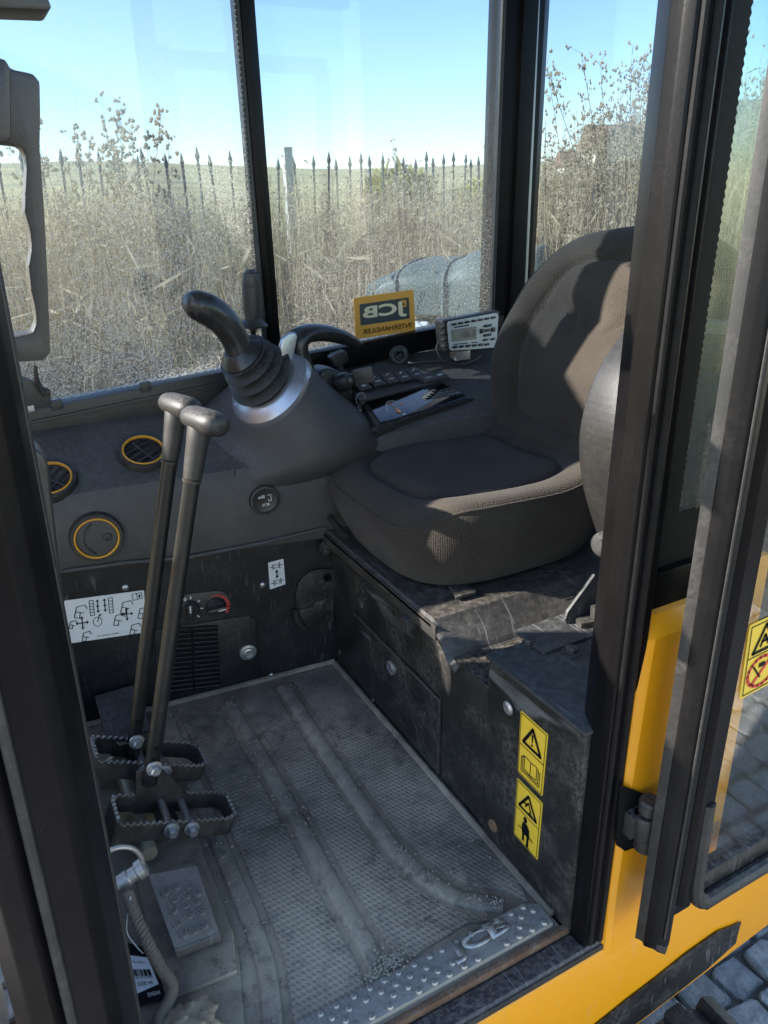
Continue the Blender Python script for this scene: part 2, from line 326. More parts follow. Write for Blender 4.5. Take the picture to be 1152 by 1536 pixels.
def mat_rubber(name, dimples, mud, ca=(0.085, 0.075, 0.062), cb=(0.270, 0.236, 0.188)):
    m, t, p, o = nodes(name); L = t.links.new; tc = t.nodes.new('ShaderNodeTexCoord'); co = tc.outputs['Object']
    n1 = NN(t, 'ShaderNodeTexNoise', Scale=5.0, Detail=8.0, Roughness=.68); L(co, n1.inputs['Vector'])
    n2 = NN(t, 'ShaderNodeTexNoise', Scale=42.0, Detail=6.0, Roughness=.7); L(co, n2.inputs['Vector'])
    n4 = NN(t, 'ShaderNodeTexNoise', Scale=2.6, Detail=5.0, Roughness=.6); mp4 = NN(t, 'ShaderNodeMapping'); mp4.inputs['Location'].default_value = (3.1, 1.7, 0); L(co, mp4.inputs[0]); L(mp4.outputs[0], n4.inputs['Vector'])
    c = mixc(t, ramp(t, n1.outputs['Fac'], .42, .58), ca, cb); c = mixc(t, mul(t, ramp(t, n2.outputs['Fac'], .4, .7), .35), c, (0.30, 0.262, 0.205))
    md = mul(t, mul(t, ramp(t, n4.outputs['Fac'], .50, .68), ramp(t, n2.outputs['Fac'], .33, .55)), mud)
    dsx = NN(t, 'ShaderNodeVectorMath', operation='DISTANCE'); L(co, dsx.inputs[0]); dsx.inputs[1].default_value = (.30, .745, 0)
    near = mul(t, ramp(t, mul(t, dsx.outputs['Value'], mul(t, n1.outputs['Fac'], .35), 'ADD'), .38, .26), ramp(t, n2.outputs['Fac'], .30, .50)); md = mul(t, md, mul(t, near, .85), 'MAXIMUM')
    if dimples:
        mp = NN(t, 'ShaderNodeMapping'); mp.inputs['Scale'].default_value = (128, 105, 1); mp.inputs['Rotation'].default_value = (0, 0, 0.0); L(co, mp.inputs[0])
        vo = NN(t, 'ShaderNodeTexVoronoi', Scale=1.0, Randomness=0.0); vo.voronoi_dimensions = '2D'
        # offset every other row: shear
        sx = t.nodes.new('ShaderNodeSeparateXYZ'); L(mp.outputs[0], sx.inputs[0]); cx = t.nodes.new('ShaderNodeCombineXYZ')
        L(mul(t, sx.outputs['X'], mul(t, sx.outputs['Y'], .5), 'ADD'), cx.inputs['X']); L(sx.outputs['Y'], cx.inputs['Y']); L(cx.outputs[0], vo.inputs['Vector'])
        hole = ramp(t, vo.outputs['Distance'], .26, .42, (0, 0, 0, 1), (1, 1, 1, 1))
        dimple_shade = mul(t, ramp(t, n1.outputs['Fac'], .30, .60), .40); keep = mul(t, mul(t, hole, -1, 'MULTIPLY'), 1, 'ADD')
        c = mixc(t, mul(t, keep, dimple_shade), c, (0.030, 0.032, 0.036))  # darker dimple centres: their shade put into the colour, over bare rubber
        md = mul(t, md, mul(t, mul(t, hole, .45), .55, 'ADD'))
        b = NN(t, 'ShaderNodeBump', Strength=.4, Distance=.003); L(hole, b.inputs['Height'])
    else:
        b = NN(t, 'ShaderNodeBump', Strength=.5, Distance=.004); L(n2.outputs['Fac'], b.inputs['Height'])
    c = mixc(t, md, c, (0.46, 0.385, 0.285)); L(c, p.inputs['Base Color']); L(b.outputs[0], p.inputs['Normal'])
    L(mul(t, mul(t, n1.outputs['Fac'], .5), .42, 'ADD'), p.inputs['Roughness'])
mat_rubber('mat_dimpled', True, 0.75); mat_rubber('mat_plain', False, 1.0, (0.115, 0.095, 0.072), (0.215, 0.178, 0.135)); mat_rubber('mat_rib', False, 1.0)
flat('grit', (0.30, 0.262, 0.21), 0.95)
paint('pedal_plate', (0.16, 0.15, 0.138), 0.42, metal=0.4, amt=0.4, sc=30, up=0.45, dust=(0.30, 0.26, 0.20), bump=0.35, bsc=120, scratch=0.4)
def glass(name, dust, tint=(1, 1, 1), ior=1.45, z0=0.6, z1=1.35, sc=260.0, base=0.02, refl=1.0):
    """pane: clear glass with a film of dust that catches the light"""
    m, t, p, o = nodes(name); L = t.links.new; t.nodes.remove(p); tc = t.nodes.new('ShaderNodeTexCoord'); co = tc.outputs['Object']
    tr = NN(t, 'ShaderNodeBsdfTransparent'); tr.inputs[0].default_value = tuple(tint) + (1,)
    gl = NN(t, 'ShaderNodeBsdfGlossy', Roughness=0.0); gl.inputs[0].default_value = (.95, .97, 1, 1)
    geo = t.nodes.new('ShaderNodeNewGeometry'); vd = NN(t, 'ShaderNodeVectorMath', operation='DOT_PRODUCT'); L(geo.outputs['Normal'], vd.inputs[0]); L(geo.outputs['Incoming'], vd.inputs[1])
    r0 = ((ior - 1) / (ior + 1)) ** 2; g = mul(t, mul(t, mul(t, mul(t, vd.outputs['Value'], 0.0, 'ADD'), -1.0), mul(t, vd.outputs['Value'], 1.0), 'MAXIMUM'), -1.0)
    frv = mul(t, mul(t, mul(t, mul(t, g, 1.0, 'ADD'), 5.0, 'POWER'), 1 - r0), r0, 'ADD')
    mx = t.nodes.new('ShaderNodeMixShader'); L(mul(t, frv, refl), mx.inputs[0]); L(tr.outputs[0], mx.inputs[1]); L(gl.outputs[0], mx.inputs[2])
    n1 = NN(t, 'ShaderNodeTexNoise', Scale=sc, Detail=4.0, Roughness=.75); L(co, n1.inputs['Vector'])
    n2 = NN(t, 'ShaderNodeTexNoise', Scale=5.0, Detail=5.0, Roughness=.6); L(co, n2.inputs['Vector'])
    sx = t.nodes.new('ShaderNodeSeparateXYZ'); L(co, sx.inputs[0])
    mr = NN(t, 'ShaderNodeMapRange'); mr.inputs[1].default_value = z1; mr.inputs[2].default_value = z0; L(sx.outputs['Z'], mr.inputs[0])
    d = mul(t, mul(t, ramp(t, n1.outputs['Fac'], .50, .72), ramp(t, n2.outputs['Fac'], .2, .8)), mul(t, mr.outputs[0], dust)); d = mul(t, mul(t, d, base, 'ADD'), .6, 'MINIMUM')
    tl = NN(t, 'ShaderNodeBsdfTranslucent'); tl.inputs[0].default_value = (.70, .64, .54, 1); df = NN(t, 'ShaderNodeBsdfDiffuse'); df.inputs[0].default_value = (.66, .62, .54, 1)
    m3 = t.nodes.new('ShaderNodeMixShader'); m3.inputs[0].default_value = .2; L(tl.outputs[0], m3.inputs[1]); L(df.outputs[0], m3.inputs[2])
    m2 = t.nodes.new('ShaderNodeMixShader'); L(d, m2.inputs[0]); L(mx.outputs[0], m2.inputs[1]); L(m3.outputs[0], m2.inputs[2]); L(m2.outputs[0], o.inputs['Surface'])
glass('glass_dusty', 2.8, (.605, .668, .735), base=.03)
glass('glass_light', 1.2, (.605, .668, .735), base=.02)
glass('glass_clear', 0.3, (.97, .97, .97), base=.01)
glass('glass_tint', 0.35, (.80, .88, .84), base=.02, ior=1.5)
glass('glass_door', 0.25, (.92, .95, .93), base=.01, ior=1.8, z0=0.0, z1=0.8)
def stalk_mat(name, a, b, sc=3.0, tl=.35):
    m, t, p, o = nodes(name); L = t.links.new; tc = t.nodes.new('ShaderNodeTexCoord'); n = NN(t, 'ShaderNodeTexNoise', Scale=sc, Detail=6.0, Roughness=.75); L(tc.outputs['Object'], n.inputs['Vector'])
    c = mixc(t, ramp(t, n.outputs['Fac'], .35, .66), a, b); L(c, p.inputs['Base Color']); p.inputs['Roughness'].default_value = .85; p.inputs['Specular IOR Level'].default_value = .2
    t2 = NN(t, 'ShaderNodeBsdfTranslucent'); L(c, t2.inputs[0]); x = t.nodes.new('ShaderNodeMixShader'); x.inputs[0].default_value = tl; L(p.outputs[0], x.inputs[1]); L(t2.outputs[0], x.inputs[2]); L(x.outputs[0], o.inputs['Surface'])
stalk_mat('reed', (0.34, 0.265, 0.165), (0.66, 0.545, 0.36), 6.0, .5)
stalk_mat('weed_stem', (0.32, 0.26, 0.18), (0.50, 0.42, 0.30), 8.0, .5)
stalk_mat('weed_head', (0.50, 0.43, 0.31), (0.74, 0.66, 0.50), 9.0, .65)
stalk_mat('bush_leaf', (0.25, 0.22, 0.06), (0.42, 0.36, 0.12), 5.0, .5)
def field_mat():
    m, t, p, o = nodes('field'); L = t.links.new; tc = t.nodes.new('ShaderNodeTexCoord')
    mp = NN(t, 'ShaderNodeMapping'); mp.inputs['Scale'].default_value = (.05, .16, .16); mp.inputs['Rotation'].default_value = (0, 0, -.35); L(tc.outputs['Object'], mp.inputs[0])
    n = NN(t, 'ShaderNodeTexNoise', Scale=1.0, Detail=8.0, Roughness=.62); L(mp.outputs[0], n.inputs['Vector']); n2 = NN(t, 'ShaderNodeTexNoise', Scale=2.5, Detail=6.0, Roughness=.7); L(tc.outputs['Object'], n2.inputs['Vector'])
    c = mixc(t, ramp(t, n.outputs['Fac'], .38, .62), (0.27, 0.22, 0.11), (0.50, 0.41, 0.16)); c = mixc(t, mul(t, n2.outputs['Fac'], .5), c, (0.24, 0.21, 0.12)); L(c, p.inputs['Base Color']); p.inputs['Roughness'].default_value = 1.0
field_mat()
# ------------------------------------------------------------------ the setting
GZ = -0.60
b = NB(); box(b, -6, 6, -6, 3.0, GZ - .12, GZ - .012)
pav = obj('pavement', b, M['cobble_joint']); tag(pav, kind='structure', label='grey granite sett pavement beside the machine')
def cobble_mesh(k):
    rnd = random.Random(k); t = NB(); n = 9
    ring = [(math.copysign(abs(math.cos(a)) ** .30, math.cos(a)) * .5 * rnd.uniform(.80, 1.05), math.copysign(abs(math.sin(a)) ** .30, math.sin(a)) * .5 * rnd.uniform(.80, 1.05)) for a in [2 * math.pi * (i + .3) / n for i in range(n)]]
    rs = [[(x * s, y * s, z + rnd.uniform(-.06, .06) * (s < 1)) for x, y in ring] for s, z in ((1.0, -.5), (1.0, -.10), (.96, .00), (.88, .030))]
    loft(t, rs, False, True); bmesh.ops.recalc_face_normals(t, faces=t.faces); me = bpy.data.meshes.new('cobblestone'); t.to_mesh(me); t.free()
    me.polygons.foreach_set('use_smooth', [True] * len(me.polygons)); me.set_sharp_from_angle(angle=R(50)); me.materials.append(M['cobble']); return me
cm = [cobble_mesh(k) for k in range(12)]
stones = []
rw = 0; y = -1.7
while y < 2.4:
    dy = random.uniform(.085, .115); x = -1.6 + random.uniform(0, .1)
    while x < 2.6:
        dx = random.uniform(.085, .135); q = V((x + dx / 2, y + dy / 2 + .02 * math.sin(x * 3), GZ))
        stones.append((q, dx, dy)); x += dx
    y += dy
def stone_score(s):
    q = s[0]; v = (q - CAM).normalized(); a = v.dot(cr) / max(v.dot(cf), .01); e = -v.dot(cu) / max(v.dot(cf), .01)
    k = 0
    if .30 < a < .54 and .45 < e < .70: k += 10           # seen directly, lower right
    if -.54 < a < -.40 and .45 < e < .70: k += 8           # lower left corner
    if .55 < q.x < 1.9 and -.9 < q.y < .45: k += 6         # mirrored in the door glass
    return k - (q - V((1.1, .4, GZ))).length * .5
stones.sort(key=stone_score, reverse=True)
ang = lambda: random.uniform(-.08, .08)
for q, dx, dy in stones[:300]:
    o = bpy.data.objects.new('cobblestone', random.choice(cm)); COL.objects.link(o); o.parent = pav; o.location = q + V((0, 0, random.uniform(-.006, .006)))
    o.scale = (dx * .99, dy * .99, .07); o.rotation_euler = (random.uniform(-.09, .09), random.uniform(-.09, .09), ang() + random.choice((0, math.pi)))
b = NB()
for q, dx, dy in stones[300:]:
    t = NB(); t.from_mesh(random.choice(cm)); t.transform(Matrix.Translation(q) @ Matrix.Rotation(ang(), 4, 'Z') @ Matrix.Diagonal((dx * .99, dy * .99, .07, 1))); merge(b, t)
o = obj('cobblestones', b, M['cobble'], pav, ang=50); tag(o, kind='stuff')
# field that rises to the horizon
vs = []; fs = []; nx, ny = 46, 40
for j in range(ny):
    d = 3.0 * (1.14 ** j) if j else 2.9
    for i in range(nx):
        a = R(-75 + 170 * i / (nx - 1)); hx = d * math.sin(a); hy = d * math.cos(a)
        rise = max(0, d - 14) * .036 * (1 + .18 * math.sin(a * 5 + 1) + .10 * math.sin(a * 11)) + (.35 * math.sin(hx * .11) * math.sin(hy * .09) if d > 16 else 0)
        if d > 260: rise = rise * 1.0
        vs.append((hx, hy, GZ - .10 + min(rise, 30 + 2 * math.sin(a * 4))))
for j in range(ny - 1):
    for i in range(nx - 1): fs.append((j * nx + i, j * nx + i + 1, (j + 1) * nx + i + 1, (j + 1) * nx + i))
o = rawobj('field', vs, fs, M['field'], smooth=True); tag(o, kind='structure', label='dry tan hillside field reaching the horizon')
def fz(x, y): 
    d = math.hypot(x, y); return GZ - .10 + max(0, d - 14) * .036
# lane far across the field
b = NB(); a0 = P(-200, 352, y=30); a1 = P(900, 345, y=34)
for k in range(24):
    p = a0.lerp(a1, k / 24); q = a0.lerp(a1, (k + 1) / 24); w_ = .5
    vs4 = [b.verts.new(V((v.x, v.y + s, fz(v.x, v.y + s) + .06))) for v, s in ((p, 0), (q, 0), (q, w_), (p, w_))]; b.faces.new(vs4)
o = obj('road', b, M['concrete'], smooth=False); tag(o, kind='structure', label='pale narrow road crossing the field beyond the fence')

def stalk(vs, fs, p, h, r, lean, seg=3, sides=3, curve=.5):
    k0 = len(vs); a0 = random.uniform(0, 6.28)
    for s in range(seg + 1):
        t = s / seg; c = V((p[0] + lean[0] * h * t ** (1 + curve), p[1] + lean[1] * h * t ** (1 + curve), p[2] + h * t)); rr = r * (1 - .75 * t)
        for i in range(sides): vs.append((c.x + rr * math.cos(a0 + 6.283 * i / sides), c.y + rr * math.sin(a0 + 6.283 * i / sides), c.z))
    for s in range(seg):
        for i in range(sides): fs.append((k0 + s * sides + i, k0 + s * sides + (i + 1) % sides, k0 + (s + 1) * sides + (i + 1) % sides, k0 + (s + 1) * sides + i))
def blade(vs, fs, p, d, w_):
    d = V(d); s = d.cross(V((random.uniform(-1, 1), random.uniform(-1, 1), .3))); s = s.normalized() * w_ if s.length > 1e-5 else V((w_, 0, 0)); k = len(vs); p = V(p)
    vs += [p, p + d * .5 + s, p + d, p + d * .5 - s]; fs.append((k, k + 1, k + 2, k + 3))
def polar(d, a): return d * math.sin(a), d * math.cos(a)
vs = []; fs = []
for _ in range(24000):
    d = 3.7 + 7.5 * random.random() ** 1.25; a = R(random.uniform(-6, 64)); x, y_ = polar(d, a)
    ext = .55 * max(0, min(1, (math.degrees(a) - 34) / 10)) * (d < 6.5)
    lvl = .93 - .055 * max(0, 7.2 - d) + ext * random.random()   # tops in the picture climb towards the right
    h = (lvl + .03 - fz(x, y_)) * random.uniform(.66, 1.02)
    stalk(vs, fs, (x, y_, fz(x, y_)), h, random.uniform(.0025, .0055), (random.gauss(0, .09), random.gauss(0, .09)))
    for k in range(random.choice((0, 1, 1, 2))):
        t = random.uniform(.3, .95); blade(vs, fs, (x, y_, fz(x, y_) + h * t), (random.gauss(0, .12), random.gauss(0, .10), random.uniform(-.05, .16)), random.uniform(.004, .011))
for _ in range(2300):
    px_ = random.choice((random.uniform(400, 1200), random.uniform(780, 1200), random.uniform(-20, 400))); d = random.uniform(4.6, 6.8)
    cr_ = max(0, min(1, (px_ - 760) / 230)); tp_ = (296 - 38 * random.random()) * (1 - cr_) + cr_ * random.uniform(90, 290) if px_ > 400 else random.uniform(286, 335)
    r_ = ray(px_, tp_); k = d / math.hypot(r_.x, r_.y); q = CAM + r_ * k; z0 = fz(q.x, q.y); h = q.z - z0
    lx, ly = random.gauss(0, .05), random.gauss(0, .05)
    stalk(vs, fs, (q.x, q.y, z0), h, random.uniform(.0028, .0045), (lx, ly), 4)
    for k in range(random.randint(3, 8)):
        t = random.uniform(.6, 1.0); c = V((q.x + lx * h * t ** 1.5, q.y + ly * h * t ** 1.5, z0 + h * t)); dd = V((random.gauss(0, .04), random.gauss(0, .04), random.uniform(.02, .09)))
        blade(vs, fs, c, dd, .0022); e = c + dd
        for _k in range(2): blade(vs, fs, e, (random.gauss(0, .016), random.gauss(0, .016), random.gauss(.004, .012)), random.uniform(.004, .008))
o = rawobj('dry_reeds', vs, fs, M['reed']); tag(o, 'dense mass of dry brown reeds behind the side windows', 'reeds', kind='stuff')
# tall weeds with seed heads: each a thing of its own
def weed(name, x, y_, h, nst, label, spread=.12, heads=26, hs=1.0, group='tall dry weeds above the reeds'):
    z0 = fz(x, y_); t = thing(name, label, 'weed', (x, y_, z0), group); sv = []; sf = []; hv = []; hf = []
    for _ in range(nst):
        hh = h * random.uniform(.62, 1.0); lx, ly = random.gauss(0, spread), random.gauss(0, spread); px_, py_ = x + random.gauss(0, .05), y_ + random.gauss(0, .05)
        stalk(sv, sf, (px_, py_, z0), hh, .0055, (lx, ly), 6, 3, .6)
        for k in range(heads):
            tt = random.uniform(.62, 1.02); c = V((px_ + lx * hh * tt ** 1.6, py_ + ly * hh * tt ** 1.6, z0 + hh * tt)); br = V((random.gauss(0, .045), random.gauss(0, .045), random.uniform(.01, .07))) * (1.15 - .5 * tt)
            stalk(sv, sf, c, max(br.z, .01), .0022, (br.x / max(br.z, .01), br.y / max(br.z, .01)), 1, 3, 0)
            for _k in range(3):
                e = c + br + V((random.gauss(0, .008), random.gauss(0, .008), random.gauss(0, .008))); s = random.uniform(.008, .017) * hs; k0 = len(hv)
                hv += [e + V((s, 0, 0)), e + V((0, s, 0)), e + V((-s, 0, 0)), e + V((0, -s, 0)), e + V((0, 0, s * 1.5)), e - V((0, 0, s))]
                hf += [(k0 + i, k0 + (i + 1) % 4, k0 + 4) for i in range(4)] + [(k0 + (i + 1) % 4, k0 + i, k0 + 5) for i in range(4)]
    tag(rawobj('stem', sv, sf, M['weed_stem'], t), kind='stuff'); tag(rawobj('seed_head', hv, hf, M['weed_head'], t), kind='stuff'); return t
def top_at(px, py, d):
    r_ = ray(px, py); k = d / math.hypot(r_.x, r_.y); q = CAM + r_ * k; return q.x, q.y, q.z - fz(q.x, q.y)
for px, py, d, n, lab in ((95, 145, 5.6, 10, 'leafy-topped dry weed rising tallest beside the grab handle'), (148, 130, 5.8, 12, 'tall dry weed with pale fluffy heads left of the picket row'), (182, 172, 5.6, 8, 'dry weed with fluffy heads just right of the tallest left one'), (208, 200, 6.0, 2, 'thin two-stemmed dry weed at the left pickets'),
        (608, 180, 6.0, 3, 'slender dry weed left of the dark corner pillar'), (640, 212, 6.2, 4, 'short-headed dry weed above the parked covered vehicle'), (672, 206, 6.0, 4, 'dry weed second left of the dark corner pillar'), (702, 186, 6.1, 3, 'dry weed touching the left edge of the dark corner pillar'),
        (815, 130, 4.6, 4, 'single-spire dry weed just right of the dark corner pillar'), (846, 170, 4.8, 9, 'dry weed low beside the corner pillar in the rear window'), (872, 125, 4.8, 8, 'bushy dry weed left of the far houses'), (905, 112, 4.7, 8, 'bushy dry weed in front of the far houses'), (935, 88, 4.6, 11, 'bushy tall dry weed in the middle of the rear window'), (968, 66, 4.5, 14, 'very tall bushy dry weed right of the rear window middle'), (995, 46, 4.4, 15, 'tallest bushy dry weed beside the door post'), (1020, 70, 4.6, 10, 'bushy dry weed hidden partly by the door post'),
        (1100, 130, 4.3, 11, 'bushy dry weed seen through the quarter window'), (1135, 118, 4.2, 11, 'bushy dry weed at the right edge of the photo')):
    x, y_, h = top_at(px, py, d); weed('dry_weed', x, y_, h, n, lab, .075 if px < 250 else .055 if px < 800 else .10, 34 if px < 800 else 44, .8 if px < 250 else .55)
# iron fence with spear-headed pickets
def fpt(px):
    d = 7.2 + (px - 60) / 660.0 * 2.8; r_ = ray(px, 250); k = d / math.hypot(r_.x, r_.y); return r_.x * k, r_.y * k
A = V((*fpt(-40), 0)); B = V((*fpt(760), 0)); fdir = (B - A); flen = fdir.length; fdir.normalize(); fn = V((-fdir.y, fdir.x, 0))
fe = thing('iron_fence', 'row of dark iron pickets with spear tips behind the reeds', 'fence', (A.x, A.y, GZ - .1))
FT = 1.36
for zr in (.0, .62):
    b = NB(); obox(b, (A + B) / 2 + V((0, 0, zr)), fdir, fn, (0, 0, 1), flen / 2, .012, .018); obj('rail', b, M['iron'], fe, smooth=False)
b = NB(); box(b, -.008, .008, -.008, .008, 0, 1.0)
lathe(b, (0, 0, 1.0), (0, 0, 1), [(.006, -.13), (.016, -.125), (.016, -.11), (.007, -.10), (.022, -.055), (.012, -.02), (.001, .03)], 8)
pick = None; n_ = int(flen / .15)
for k in range(n_ + 1):
    q = A + fdir * (flen * k / n_); z0 = fz(q.x, q.y); H = FT + random.uniform(-.06, .03) - z0
    if pick is None: o = obj('picket', b, M['iron'], fe); pick = o; o.matrix_parent_inverse = Matrix.Identity(4)
    else: o = pick.copy(); COL.objects.link(o); o.parent = fe
    o.matrix_parent_inverse = Matrix.Translation(-V(fe.location)); o.location = (q.x, q.y, z0 + H - 1.0); o.rotation_euler = (random.gauss(0, .03), random.gauss(0, .03), random.uniform(0, 1.5))
    o.scale = (1, 1, 1)
# the picket mesh is 1 m long; stretch it down to the ground with a second bar part
for k in range(n_ + 1):
    q = A + fdir * (flen * k / n_)
    if k == 0:
        b = NB(); box(b, -.0075, .0075, -.0075, .0075, 0, 1.2); o = obj('picket_foot', b, M['iron'], fe, smooth=False); pf = o
    else: o = pf.copy(); COL.objects.link(o); o.parent = fe
    o.matrix_parent_inverse = Matrix.Translation(-V(fe.location)); o.location = (q.x, q.y, FT - 2.15)
# concrete post
x, y_, h = top_at(430, 224, 6.6); t = thing('concrete_post', 'pale square concrete post standing among the reeds', 'post', (x, y_, fz(x, y_)))
b = NB(); z0 = fz(x, y_); box(b, x - .034, x + .034, y_ - .034, y_ + .034, z0, z0 + h - .012, .006); obj('shaft', b, M['concrete'], t)
b = NB(); obox(b, (x, y_, z0 + h), (1, 0, 0), (0, 1, 0), (0, 0, 1), .036, .036, .016, .008); obj('cap', b, M['concrete'], t)
def sm_(a, b_, t): t = max(0, min(1, (t - a) / (b_ - a))); return t * t * (3 - 2 * t)
# parked vehicle under a pale green sheet, and far houses
c0 = P(585, 400, y=3.6); c1 = P(835, 385, y=3.0); zt = .62
t = thing('covered_vehicle', 'low vehicle under a pale green sheet outside, beside the dealer sticker', 'vehicle', ((c0.x + c1.x) / 2, (c0.y + c1.y) / 2, GZ - .1))
ax = (c1 - c0); ax.z = 0; L_ = ax.length; ax.normalize(); nn = V((-ax.y, ax.x, 0)); rings = []
for i in range(41):
    s = i / 40; ring = []
    top = .62 + .07 * sm_(0, .25, s) + .05 * sm_(.45, .60, s) - .10 * sm_(.90, 1.0, s)
    for k in range(25):
        a = math.pi * k / 24; wz = max(0, math.sin(a)) ** .32; wx = math.copysign(abs(math.cos(a)) ** .45, math.cos(a))
        wr = .005 * math.sin(6 * s + 4 * a) + .002 * math.sin(17 * s)
        ring.append(c0 + ax * (L_ * s) + nn * (-.40 * wx + wr) + V((0, 0, -c0.z + .47 + (top - .47) * wz + wr)))
    rings.append(ring)
b = NB(); loft(b, rings, False, False, closed=False); obj('sheet', b, M['tarp'], t, ang=60)
for s_ in (.18, .45, .78):
    b = NB(); rg_ = rings[int(s_ * 40)]; cc = sum(rg_, V()) / len(rg_); tube(b, [q + (q - cc).normalized() * .006 for q in rg_], .008, 6); obj('strap', b, M['tarp_dark'], t)
b = NB(); mid = (c0 + c1) / 2; obox(b, (mid.x, mid.y, .14), ax, nn, (0, 0, 1), L_ / 2 * .93, .34, .30, .06); obj('body', b, M['tarp_dark'], t)
for s in (-.32, .32):
    b = NB(); lathe(b, mid + ax * L_ * s - nn * .40 + V((0, 0, -mid.z - .42)), nn, [(.27, 0), (.27, .12), (.18, .13)], 20); obj('wheel', b, M['rubber'], t)
for k in range(2):
    b = NB(); obox(b, c0 + ax * (.22 + .5 * k) - nn * .405 + V((0, 0, -c0.z + .40)), ax, nn, (0, 0, 1), .09, .02, .045, .012); obj('headlamp', b, M['house_white'], t)
b = NB(); obox(b, c0 + ax * L_ * .5 - nn * .42 + V((0, 0, -c0.z + .20)), ax, nn, (0, 0, 1), L_ * .46, .03, .05, .012); obj('bumper', b, M['tarp_dark'], t)
for k in range(3):
    b = NB(); obox(b, c0 + ax * (.10 + .05 * k) - nn * .37 + V((0, 0, -c0.z + .40 - .09 * k)), ax + V((0, 0, .5 - .4 * k)), nn, (0, 0, 1), .13, .02, .015, .006); obj('bracket', b, M['house_white'], t)
def house(px, py_base, d, w_, h, rh, lab, wall, group='houses far behind the rear window'):
    r_ = ray(px, py_base); k = d / math.hypot(r_.x, r_.y); q = CAM + r_ * k; t = thing('house', lab, 'house', tuple(q), group)
    to = V((q.x, q.y, 0)).normalized(); U = V((to.y, -to.x, 0)); U = (U + to * .35).normalized(); W = V((-U.y, U.x, 0))
    if W.dot(to) > 0: W = -W
    D = w_ * .75; b = NB(); obox(b, q + V((0, 0, h / 2 - 1)), U, W, (0, 0, 1), w_ / 2, D / 2, h / 2 + 1); obj('wall', b, M[wall], t, smooth=False)
    b = NB(); z = V((0, 0, h)); e = w_ / 2 + .4; g = D / 2 + .4
    prism(b, [q + z + W * g * s + U * -e + V((0, 0, zz)) for s, zz in ((-1, -.1), (1, -.1), (1, .12), (0, rh), (-1, .12))], U * 2 * e); rf = obj('roof', b, M['house_roof'], t, smooth=False)
    b = NB(); obox(b, q + z + U * w_ * .2 + V((0, 0, rh)), U, W, (0, 0, 1), .3, .3, .7); obj('chimney', b, M['house_wall'], rf, smooth=False)
    for i in (-.28, 0, .28):
        for zz in ([h * .3, h * .72] if h > 4 else [h * .5]):
            b = NB(); c = q + U * w_ * i + W * (D / 2 + .02) + V((0, 0, zz)); obox(b, c, U, W, (0, 0, 1), .55, .06, .7); f = obj('window', b, M['house_white'], t, smooth=False)
            b = NB(); obox(b, c + W * .05, U, W, (0, 0, 1), .42, .03, .57); obj('pane', b, M['house_glass'], f, smooth=False)
house(925, 270, 80, 5.6, 2.8, 1.8, 'cream house with brown roof, highest of the far houses', 'house_wall')
house(872, 274, 100, 5, 1.9, 1.5, 'brown-roofed house left of the cream one', 'house_wall')
house(952, 285, 85, 4.2, 2.2, 1.2, 'small white house at the foot of the cream one', 'house_white')
house(898, 287, 80, 3.4, 1.5, 1.0, 'low white outbuilding below the cream house', 'house_white')
house(1138, 290, 60, 7.5, 3.4, 2.1, 'brown-roofed house seen through the quarter window', 'house_wall')
def bush(px, py, d, rx, rz, lab):
    x, y_, h = top_at(px, py, d); z0 = fz(x, y_); t = thing('bush', lab, 'bush', (x, y_, z0)); sv = []; sf = []; lv = []; lf = []
    for k in range(9): stalk(sv, sf, (x, y_, z0), h * random.uniform(.6, .9), .02, (random.gauss(0, rx / h * .5), random.gauss(0, rx / h * .5)), 5, 4, .3)
    for k in range(2300):
        u = V((random.gauss(0, 1), random.gauss(0, 1), random.gauss(0, 1))).normalized() * random.random() ** .4; q = V((x + u.x * rx, y_ + u.y * rx, z0 + h - rz + u.z * rz)); blade(lv, lf, q, (random.gauss(0, .10), random.gauss(0, .10), random.gauss(0, .10)), .04)
    rawobj('trunk', sv, sf, M['weed_stem'], t); tag(rawobj('crown', lv, lf, M['bush_leaf'], t), kind='stuff')
bush(600, 252, 14, .55, .45, 'yellowish round bush behind the fence above the covered vehicle')
bush(745, 262, 30, 1.6, .8, 'low bush on the field left behind the corner pillar')
# ------------------------------------------------------------------ the cab
cab = thing('excavator_cab', 'black and yellow mini excavator cab with dusty windows and open doorway', 'cab', (.6, 1.1, -.1))
def sillz(x): return .625 + .070 * x
def post(name, prof, z0, z1, lean, mat, parent, b=0.0, ang=30):
    """upright of constant section (x, y) that leans by lean per metre"""
    t = NB(); rings = [[(x + lean * z, y, z) for x, y in prof] for z in (z0, z1)]; loft(t, rings)
    bmesh.ops.recalc_face_normals(t, faces=t.faces); bev(t, b, 2); return obj(name, t, M[mat], parent, ang=ang)
b = NB(); box(b, -.08, 1.36, .575, 1.66, -.05, -.006); obj('floor_plate', b, M['black_wall'], cab)
b = NB(); box(b, -.12, 1.42, .52, 1.74, 1.662, 1.74, .03); obj('roof', b, M['black_frame'], cab)
b = NB(); box(b, -.08, 1.36, .60, 1.66, 1.63, 1.655, .01); obj('headliner', b, M['console_plastic'], cab)
